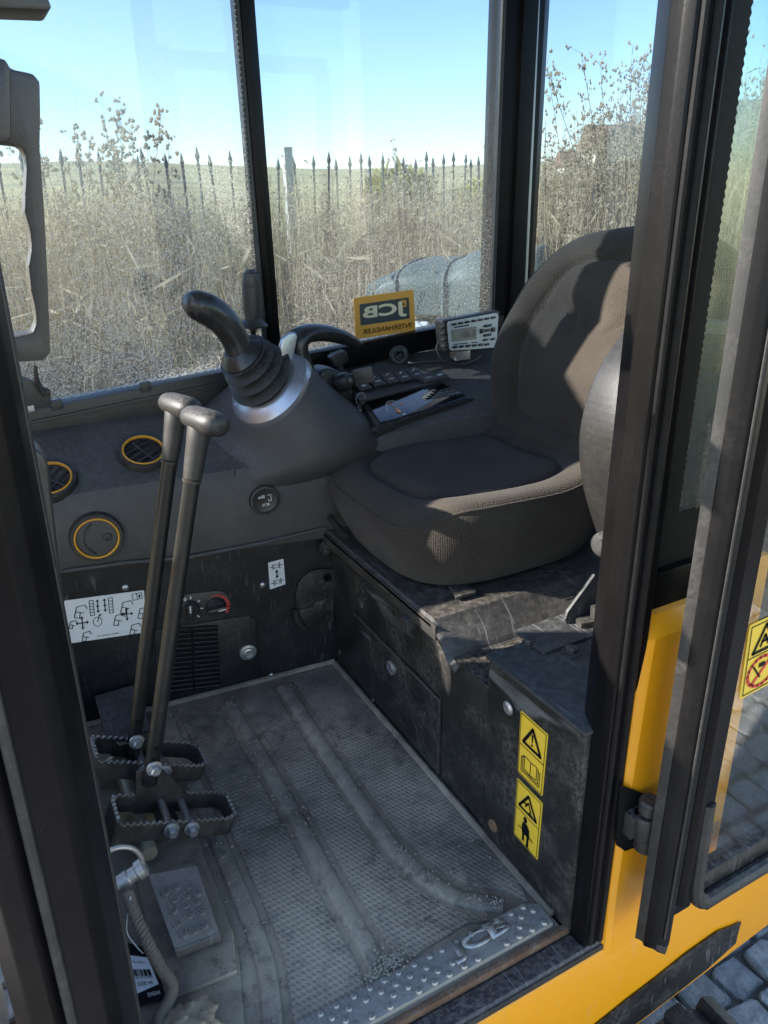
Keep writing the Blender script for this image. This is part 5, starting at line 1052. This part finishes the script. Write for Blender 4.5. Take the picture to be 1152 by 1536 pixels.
# blade lever by the divider
bl_ = thing('blade_lever', 'upright black blade lever with flared flange before the window divider', 'lever', tuple(P(381, 540, y=1.56)))
q0, q1 = P(381, 530, y=1.56), P(376, 404, y=1.56); a_ = (q1 - q0); h_ = a_.length
b = NB(); lathe(b, q0, a_, [(.006, -.06), (.006, h_ * .32)], 12); obj('rod', b, M['black_frame'], bl_)
b = NB(); lathe(b, q0, a_, [(.008, h_ * .28), (.010, h_ * .30), (.030, h_ * .325), (.031, h_ * .345), (.024, h_ * .385), (.0165, h_ * .42), (.0185, h_ * .52), (.0195, h_ * .66), (.0195, h_ * .80), (.0185, h_ * .802), (.0190, h_ * .82), (.0165, h_ * .955), (.012, h_ * .965), (.010, h_ * 1.0), (.002, h_ * 1.005)], 26); obj('grip', b, M['dark_plastic'], bl_, ang=40)
# small throttle lever with ribbed head
tl_ = thing('throttle_lever', 'small black throttle lever with ribbed head behind the wrist rest', 'lever', tuple(P(510, 570, y=1.56)))
b = NB(); tube(b, [P(512, 575, y=1.56), P(510, 555, y=1.56), P(507, 540, y=1.56)], [.010, .009, .008], 10); obj('stem', b, M['dark_plastic'], tl_)
c = P(507, 538, y=1.555); b = NB(); obox(b, c, (1, 0, .25), (0, 1, 0), (-.25, 0, 1), .020, .014, .013, .006, 3); hd = obj('head', b, M['lever_grip'], tl_)
for k in range(5): b = NB(); obox(b, c + V((-.012 + .006 * k, 0, .0125 - .0 * k + .25 * (-.012 + .006 * k))), (1, 0, .25), (0, 1, 0), (0, 0, 1), .0016, .0125, .0025, .001); obj('grip_rib', b, M['lever_grip'], hd)
# ignition barrel, key and fob
b = NB(); kc = P(519, 572, y=1.46); prism(b, [P(u, v, y=1.475) for u, v in ((478, 560), (490, 552), (508, 555), (522, 565), (534, 600), (540, 640), (500, 640))], (0, .06, 0), .012, 3); obj('ignition_housing', b, M['dark_plastic'], con, ang=50)
kax = V((.75, -.62, .25)).normalized(); b = NB(); lathe(b, kc, kax, [(.020, -.02), (.020, .006), (.014, .010), (.013, .018)], 20); obj('ignition_barrel', b, M['grip_plastic'], con)
key = thing('ignition_key', 'black-headed ignition key with ring and dangling leather fob', 'key', tuple(kc))
b = NB(); k0 = kc + kax * .018; kv = V((0, 0, 1)); kv = (kv - kax * kv.dot(kax)).normalized(); obox(b, k0 + kax * .022 + kv * .002, kax, kv, kax.cross(kv), .022, .017, .004, .003); obj('key_head', b, M['dark_plastic'], key)
rc = P(541, 598, y=1.43); b = NB(); tube(b, [rc + V((.011 * math.cos(g), -.002 * math.sin(g), .013 * math.sin(g))) for g in [6.283 * k / 20 for k in range(21)]], .0014, 6, cap=False); obj('split_ring', b, M['zinc'], key)
b = NB(); fo = [P(u, v, y=1.425) for u, v in ((538, 607), (543, 607), (545, 622), (546, 640), (543, 651), (535, 654), (527, 650), (525, 640), (530, 624))]; prism(b, fo, (0, .006, 0), .002, 2); fb = obj('fob', b, M['grip_plastic'], key)
b = NB(); lathe(b, P(535, 640, y=1.4245), (0, -1, 0), [(.012, 0), (.0115, .0012), (.009, .0008)], 20); obj('fob_disc', b, M['dark_plastic'], fb); bolt(fb, P(540, 616, y=1.4245), (0, -1, 0), .002, .002)
# display panel and switches
DQ = [P(545, 597, z=.590), P(655, 572, z=.598), P(703, 597, z=.571), P(571, 637, z=.556)]
dn = (DQ[1] - DQ[0]).cross(DQ[3] - DQ[0]).normalized(); dn = dn if dn.z > 0 else -dn; cdq = sum(DQ, V()) / 4
b = NB(); prism(b, [cdq + (p - cdq) * 1.10 - dn * .04 for p in DQ], dn * .040, .004); db = obj('display_bezel', b, M['dark_plastic'], con)
b = NB(); prism(b, [p + dn * .0005 for p in DQ], dn * .003, .002); ds_ = obj('display', b, M['display_glass'], con)
D = Dec(*[p + dn * .0038 for p in DQ]); D.n = dn; D.t = 0
gx, gy = .235, .80
D.begin().line([(gx + .10 * math.cos(g), gy - .42 * math.sin(g)) for g in [R(170 - 12 * k) for k in range(11)]], .009).line([(.66, .42), (.68, .55), (.70, .50)], .007).poly([(.245, .93), (.275, .91), (.275, .97), (.245, .97)]).end('print', M['print_white'], ds_)
D.begin().line([(gx, gy), (gx - .02, gy - .42)], .010).line([(gx + .085, gy - .24), (gx + .10, gy - .17)], .010).poly([(gx + .022 * math.cos(g), gy + .07 * math.sin(g)) for g in [6.283 * k / 14 for k in range(14)]], .0016).end('needle', M['needle'], ds_)
bolt(db, P(562, 645, z=.556), dn, .004, .003, M['dark_plastic'])
sw = [(541, 581), (563, 575), (583, 571), (603, 568), (622, 564), (640, 568), (657, 564)]
b = NB(); prism(b, [P(u, v, z=.599) for u, v in ((528, 588), (660, 560), (668, 570), (540, 601))], (0, 0, -.006), .002); sbz = obj('switch_bank', b, M['dark_plastic'], con)
for i, (u, v) in enumerate(sw):
    c = P(u, v, z=.605); U = (P(u + 12, v - 2.4, z=.605) - c).normalized(); W = V((0, 0, 1)).cross(U)
    b = NB(); t = .45 if i < 5 else .15; hh = (W * math.cos(t) + V((0, 0, 1)) * math.sin(t)); obox(b, c, U, hh, U.cross(hh), .0175, .020, .010 if i < 5 else .005, .0035, 3); o = obj('switch', b, M['dark_plastic'] if i < 5 else M['console_plastic'], con)
    nrm = U.cross(hh).normalized(); 
    if nrm.z < 0: nrm = -nrm
    b = NB(); obox(b, c + nrm * (.0104 if i < 5 else .0055) - hh * .006, U, hh, nrm, .007 if i else .005, .0010 if 0 < i < 6 else .004, .0003); obj('switch_mark', b, M['print_white'], o, smooth=False)
    if 0 < i < 5: b = NB(); obox(b, c + nrm * .0104 + hh * .010, U + hh * .5, hh, nrm, .005, .0012, .0003); obj('switch_symbol', b, M['print_white'], o, smooth=False)
# hump, small socket ring, cable grommet, storage tray
b = NB(); tube(b, spl([P(522, 574, z=.605), P(540, 560, z=.612), P(570, 552, z=.615), P(600, 551, z=.612), P(612, 556, z=.605)], 5), [.010, .017, .019, .017, .008], 14); obj('dash_hump', b, M['dark_plastic'], con, ang=60)
b = NB(); tc_ = P(637, 549, z=.606); tube(b, [tc_ + V((.026 * math.cos(g), .026 * math.sin(g), 0)) for g in [6.283 * k / 24 for k in range(25)]], .0028, 8, cap=False); obj('cup_rim', b, M['dark_plastic'], con)
b = NB(); sc_ = P(598, 533, y=1.60); lathe(b, sc_, (-.25, -1, .25), [(.024, -.01), (.024, .004), (.020, .007), (.013, .007), (.012, .016), (.010, .016), (.009, -.004)], 24); obj('power_socket', b, M['dark_plastic'], con)
b = NB(); tube(b, spl([sc_ + V((.01, -.02, -.014)), P(622, 545, y=1.56), P(650, 543, y=1.56), P(690, 540, y=1.55)], 5), .003, 8); obj('cable', b, M['rubber'], con)
tr = [P(u, v, y=y_) for u, v, y_ in ((676, 562, 1.54), (700, 552, 1.58), (738, 554, 1.58), (748, 575, 1.50), (745, 596, 1.43), (715, 592, 1.44))]
b = NB(); tube(b, spl(tr + [tr[0]], 5), .007, 8); trr = obj('tray_rim', b, M['dark_plastic'], con)
b = NB(); prism(b, [p + V((0, 0, .001)) for p in tr], (0, 0, -.06)); obj('tray_floor', b, M['print_black'], trr, smooth=False)
# plate beside the pod with screw
b = NB(); prism(b, [P(u, v, z=.575) for u, v in ((300, 620), (335, 608), (345, 625), (332, 640), (312, 634))], (0, 0, .003), .001); pp_ = obj('cover_plate', b, M['dark_plastic'], con); bolt(pp_, P(327, 622, z=.578), (0, 0, 1), .005, .003, M['bare_steel'])

# ------------------------------------------------------------------ radio
rad = thing('radio', 'small silver-faced radio with LCD on a bracket beside the seat', 'radio', tuple(P(708, 530, y=1.55)))
RQ = [P(670, 483, y=1.52), P(747, 469, y=1.545), P(744, 521, y=1.545), P(674, 526, y=1.52)]; rn = (RQ[1] - RQ[0]).cross(RQ[3] - RQ[0]).normalized(); rn = rn if rn.y < 0 else -rn; rc_ = sum(RQ, V()) / 4
b = NB(); prism(b, [rc_ + (p - rc_) * 1.13 - rn * .035 for p in RQ], rn * .034, .009, 3); rcase = obj('case', b, M['dark_plastic'], rad)
D = Dec(*RQ); D.n = rn; D.t = 0; face = D.plate('face', M['silver_face'], rad, .0015, .05)
D.begin().poly([(.05, .29), (.56, .29), (.56, .70), (.05, .70)]).end('lcd', M['lcd'], face)
D.text('lettering', '106.3', .24, .52, .40, .60, M['lcd_ink'], face, o=.0012)
def rbtn(u, v, w_, h):
    b = NB(); c = D.p(u, v, .0035); obox(b, c, D.q[1] - D.q[0], D.q[3] - D.q[0], rn, D.w * w_ / 2, D.h * h / 2, .0018, .0012); obj('button', b, M['grip_plastic'], face)
for k in range(7): rbtn(.11 + .13 * k, .11, .085, .075)
for k in range(6): rbtn(.10 + .135 * k, .88, .085, .085)
for u, v, w_, h in ((.78, .46, .10, .10), (.78, .32, .15, .09), (.78, .60, .15, .09), (.66, .46, .07, .16), (.90, .46, .07, .16), (.74, .74, .09, .07), (.90, .74, .08, .07)): rbtn(u, v, w_, h)
D.begin().line([(.08, .79), (.20, .79)], .012).line([(.22, .79), (.38, .79)], .012).line([(.45, .79), (.58, .79)], .012).line([(.12, .22), (.40, .22)], .016).end('print', M['print_black'], face)
for k in range(4): b = NB(); obox(b, rc_ + (RQ[0].lerp(RQ[3], .2 + .2 * k) - rc_) * 1.10 - rn * .006, D.q[1] - D.q[0], (0, 0, 1), rn, .007, .002, .008, .001); obj('case_rib', b, M['rubber'], rcase)
b = NB(); obox(b, P(690, 530, y=1.55), (1, 0, 0), (0, 1, 0), (0, 0, 1), .02, .015, .014, .002); obj('bracket', b, M['bare_steel'], rad)
b = NB(); tube(b, spl([P(664, 505, y=1.55), P(655, 522, y=1.54), P(665, 540, y=1.53), P(690, 547, y=1.52), P(712, 540, y=1.53), P(722, 532, y=1.54)], 6), .0028, 8); obj('cable', b, M['rubber'], rad)

# ------------------------------------------------------------------ travel levers with pedals
def lever(y_, base, top, pc, pslope, lab, dy=0.0):
    t = thing('travel_lever', lab, 'lever', (base[0], base[1], 0), 'pair of travel levers with pedals'); B_ = V(base); T = V(top); ax = (T - B_).normalized(); sd = V((0, 1, 0))
    b = NB(); n = 10; tube(b, [B_.lerp(T, k / n) for k in range(n + 1)], [.0120] * 11, 18, up=(0, 1, 0), fl=(.80, 1.0)); obj('shaft', b, M['lever_steel'], t)
    b = NB(); lathe(b, T - ax * .004, ax, [(.0135, -.003), (.0140, .001), (.012, .002)], 18); obj('clamp', b, M['pedal_steel'], t)
    # grip: upright neck that turns into a blunt cross-head
    hx = V((.28, -1, 0)).normalized(); G0 = T; Hc = T + ax * .085; rings = []
    b = NB(); tube(b, [G0, G0 + ax * .02, G0 + ax * .05, G0 + ax * .075, G0 + ax * .092], [.0145, .0160, .0170, .019, .014], 20, up=(0, 1, 0), fl=(1.1, .9)); 
    tube(b, [Hc - hx * .030, Hc - hx * .026, Hc - hx * .012, Hc + hx * .015, Hc + hx * .034, Hc + hx * .047, Hc + hx * .053], [.011, .0165, .0190, .0200, .0200, .0170, .009], 20, up=tuple(ax), fl=(.92, 1.08)); obj('grip', b, M['lever_grip'], t, ang=60)
    # pedal: a looped strip standing on edge with toothed rim
    pc = V(pc); PX = V((1, 0, pslope)).normalized(); PN = V((-pslope, 0, 1)).normalized(); PY = V((0, 1, 0)); w2, l2 = .036, .100; path = []
    def seg(a, b_, step=.0026):
        a = V((*a, 0)); b_ = V((*b_, 0)); n_ = max(1, int((b_ - a).length / step))
        for k in range(n_): path.append(a.lerp(b_, k / n_))
    for a, b_ in (((-l2, -w2), (l2 - .012, -w2)), ((l2 - .012, -w2), (l2, -w2 + .012)), ((l2, -w2 + .012), (l2, w2 - .012)), ((l2, w2 - .012), (l2 - .012, w2)), ((l2 - .012, w2), (-l2 + .015, w2)), ((-l2 + .015, w2), (-l2, w2 - .02)), ((-l2, w2 - .02), (-l2, -w2))): seg(a, b_)
    b = NB(); n = len(path); rings = []
    for k, p in enumerate(path):
        tg = (path[(k + 1) % n] - path[k - 1]).normalized(); nr = V((tg.y, -tg.x, 0)); tooth = .0034 if (k // 2) % 2 else 0
        w3 = lambda o_, h: pc + PX * (p.x + nr.x * o_) + PY * (p.y + nr.y * o_) + PN * h
        hi = .014 + tooth + (.010 if p.x < -l2 + .004 else 0); lo = -.016 - (.018 if p.x < -l2 + .004 else 0)
        rings.append([w3(-.0025, lo), w3(.0025, lo), w3(.0025, hi), w3(-.0025, hi)])
    loft(b, rings + [rings[0]], False, False); pd = obj('pedal', b, M['pedal_steel'], t, ang=25)
    b = NB(); up_ = PN * .0006; rr = [[r[3] + up_, r[2] + up_, r[2] - up_ * 1.5 + (r[2] - r[3]) * .06, r[3] - up_ * 1.5 + (r[3] - r[2]) * .06] for r in rings]; loft(b, rr + [rr[0]], False, False); obj('worn_rim', b, M['pedal_plate'], pd, ang=25)
    b = NB(); fr_ = pc - PX * .03; prism(b, [B_ + V((-.016, 0, .03)), B_ + V((.018, 0, .03)), pc + PX * .035 + PY * w2 * .9 + PN * .012, pc + PX * .04 + PY * w2 * .9 - PN * .02, pc - PX * .05 + PY * w2 * .9 - PN * .02, pc - PX * .055 + PY * w2 * .9 + PN * .012], (0, .006, 0), .001); obj('pedal_bracket', b, M['pedal_steel'], t)
    b = NB(); obox(b, pc - PN * .018 - PX * .0, PX, PY, PN, .018, w2 * .95, .003, .001); obj('pivot_plate', b, M['pedal_steel'], t)
    for dx in (-.012, .022):
        b = NB(); c = pc + PX * dx + PN * .004; lathe(b, c + PY * (w2 + .006), -PY, [(.0062, 0), (.0062, 2 * w2 + .012)], 12); obj('pivot_bolt', b, M['zinc'], t); bolt(t, c - PY * (w2 + .004), -PY, .0085, .012)
    bolt(t, B_.lerp(T, .035) + V((0, -.0120, 0)) + ax * .02, (0.1, -1, 0), .0085, .010)
    for k in (.10, .14): b = NB(); lathe(b, B_.lerp(T, k) + V((0, -.0097, 0)), (0, -1, 0), [(.0045, 0), (.005, .0006)], 12); obj('hole', b, M['print_black'], t)
    return t
lever(1.05, (.112, 1.05, .13), (.243, 1.05, .630), (.137, 1.045, .058), -.40, 'nearer travel lever with cross-head grip and toothed loop pedal')
lever(1.17, (.105, 1.17, .10), (.240, 1.17, .625), (.126, 1.165, .090), -.49, 'farther travel lever with cross-head grip and toothed loop pedal')
pv = thing('pedal_mount', 'dull brass-coloured pivot bracket under the travel pedals', 'bracket', (.085, 1.1, 0))
for yy in (1.095, 1.225):
    b = NB(); prism(b, [(.045, yy, .008), (.135, yy, .008), (.130, yy, .045), (.110, yy, .068), (.085, yy, .074), (.060, yy, .062), (.048, yy, .04)], (0, .008, 0), .002); obj('bracket_plate', b, M['brass_plate'], pv)
b = NB(); lathe(b, (.088, 1.00, .038), (0, 1, 0), [(.013, 0), (.013, .26)], 16); obj('cross_shaft', b, M['brass_plate'], pv)
fr_ = thing('footrest', 'flat worn grey footrest plate behind the pedals', 'footrest', (.11, 1.38, 0))
b = NB(); obox(b, (.120, 1.375, .052), (1, 0, 0), (0, 1, .5), (0, -.5, 1), .042, .055, .003, .0025); obj('plate', b, M['deck_steel'], fr_)
b = NB(); box(b, .10, .14, 1.385, 1.42, .008, .06, .003); obj('stand', b, M['black_wall'], fr_)
# foot pedal with punched holes
fp_ = thing('foot_pedal', 'grey steel foot pedal plate with raised punched holes', 'pedal', (.11, .87, 0))
FQ = [P(222, 1312, z=.075), P(295, 1298, z=.075), P(329, 1398, z=.045), P(262, 1424, z=.045)]; fn_ = (FQ[1] - FQ[0]).cross(FQ[3] - FQ[0]).normalized(); fn_ = fn_ if fn_.z > 0 else -fn_
b = NB(); prism(b, [p - fn_ * .004 for p in FQ], fn_ * .004, .0015); obj('plate', b, M['pedal_plate'], fp_)
b = NB(); prism(b, [FQ[3], FQ[2], FQ[2] - fn_ * .02, FQ[3] - fn_ * .02], (FQ[3] - FQ[0]).normalized() * .004, .001); obj('front_lip', b, M['pedal_plate'], fp_)
D = Dec(*FQ); D.n = fn_
for u, v in ((.22, .28), (.46, .24), (.70, .28), (.34, .40), (.60, .40), (.82, .40), (.24, .54), (.50, .52), (.74, .52), (.50, .66), (.22, .72), (.78, .66), (.28, .86), (.50, .86), (.74, .84)):
    b = NB(); lathe(b, D.p(u, v, 0), fn_, [(.0075, 0), (.0062, .0028), (.0045, .0030), (.0042, .0005)], 16); obj('punched_hole', b, M['pedal_plate'], fp_)
b = NB(); box(b, .085, .125, .82, .90, .008, .046, .006); obj('pedal_arm', b, M['black_wall'], fp_)
b = NB(); prism(b, [(.05, .76, .0095), (.15, .755, .0095), (.165, .82, .0095), (.155, .97, .0095), (.06, .99, .0095)], (0, 0, .008), .004, 3); obj('pedestal', b, M['mat_plain'], fp_)
# linch pin with spring ring, rope, garment tag, glove
lp = thing('linch_pin', 'pale steel linch pin with sprung ring hung by the front pillar', 'pin', tuple(P(190, 1330, z=.14)))
LY = .90
pa, pb_ = P(166, 1335, y=LY), P(216, 1300, y=LY); b = NB(); lathe(b, pa, pb_ - pa, [(.009, -.008), (.012, -.006), (.012, .028), (.0105, .030), (.0105, (pb_ - pa).length - .012), (.014, (pb_ - pa).length - .010), (.014, (pb_ - pa).length), (.010, (pb_ - pa).length + .003)], 20); obj('pin_body', b, M['bare_steel'], lp)
b = NB(); tube(b, spl([P(u, v, y=LY) for u, v in ((163, 1340), (152, 1310), (156, 1285), (174, 1272), (197, 1272), (211, 1284), (215, 1300))], 6), .0036, 10); obj('spring_ring', b, M['bare_steel'], lp)
rp = NB(); path = spl([P(192, 1340, z=.105), P(202, 1370, z=.09), P(222, 1415, z=.07), P(240, 1450, z=.05), P(258, 1478, z=.035), P(252, 1505, z=.028), P(238, 1530, z=.026), P(240, 1560, z=.026)], 8)
def twist(bm, path, r, strands=3, turns=9):
    n = len(path)
    for s in range(strands):
        pts = []
        for i, p in enumerate(path):
            t = (path[min(i + 1, n - 1)] - path[max(i - 1, 0)]).normalized(); u, v, a = frame(t); g = 6.283 * (turns * i / n + s / strands); pts.append(p + (u * math.cos(g) + v * math.sin(g)) * r * .55)
        tube(bm, pts, r * .62, 7)
path2 = []
for a, c in zip(path[:-1], path[1:]): path2 += [a.lerp(c, k / 4) for k in range(4)]
twist(rp, path2 + [path[-1]], .0075, 3, 17); o = obj('rope', rp, M['rope'], ang=80); tag(o, 'twisted dark rope hanging from the linch pin', 'rope')
tg = thing('garment_tag', 'black and white hang tag with barcode beside the rope', 'tag', tuple(P(215, 1470, y=.80)))
TQ = [P(180, 1412, z=.022), P(228, 1424, z=.022), P(249, 1496, z=.018), P(200, 1512, z=.018)]
D = Dec(*TQ); D.t = 0; D.plate('card', M['print_black'], tg, .001, .05)
D.begin().poly([(.0, .22), (.78, .22), (.90, .74), (.10, .84)]).end('paper', M['sticker_white'], tg)
D.begin()
for k in range(16): D.line([(.22 + .034 * k, .46), (.24 + .034 * k, .57)], random.choice((.010, .018, .026)), o=.0014)
D.end('barcode', M['print_black'], tg)
D.text('lettering', 'Style No.: 600672', .08, .66, .31, .355, M['print_black'], tg, o=.0014); D.text('lettering', '5901771253478', .25, .78, .585, .615, M['print_black'], tg, o=.0014); D.text('lettering', 'SIZE: 46', .28, .74, .665, .725, M['print_black'], tg, o=.0014, bold=.004)
D.text('lettering', 'EWEAR', .50, .88, .86, .93, M['print_white'], tg, o=.0014, bold=.01)
b = NB(); tube(b, spl([P(196, 1345, z=.11), P(190, 1395, z=.06), P(205, 1420, z=.03), P(215, 1430, z=.026)], 6), .0009, 5); obj('string', b, M['print_white'], tg)
gl = NB(); bmesh.ops.create_icosphere(gl, subdivisions=4, radius=1.0); gc_ = P(282, 1540, z=.018)
for v in gl.verts:
    d = v.co.copy(); f_ = 1 + .22 * math.sin(6 * d.x + 3 * d.z) * math.sin(5 * d.y + 1) + .13 * math.sin(13 * d.x + 9 * d.y) + .08 * math.sin(21 * d.y - 8 * d.x)
    v.co = gc_ + V((d.x * .036 * f_, d.y * .030 * f_, max(d.z, -.5) * .016 * f_))
o = obj('rag', gl, M['rag'], ang=70); tag(o, 'crumpled tan rag end at the bottom edge below the rope', 'rag')
for ob in bpy.data.objects:
    if '_loc' in ob.keys(): del ob['_loc']
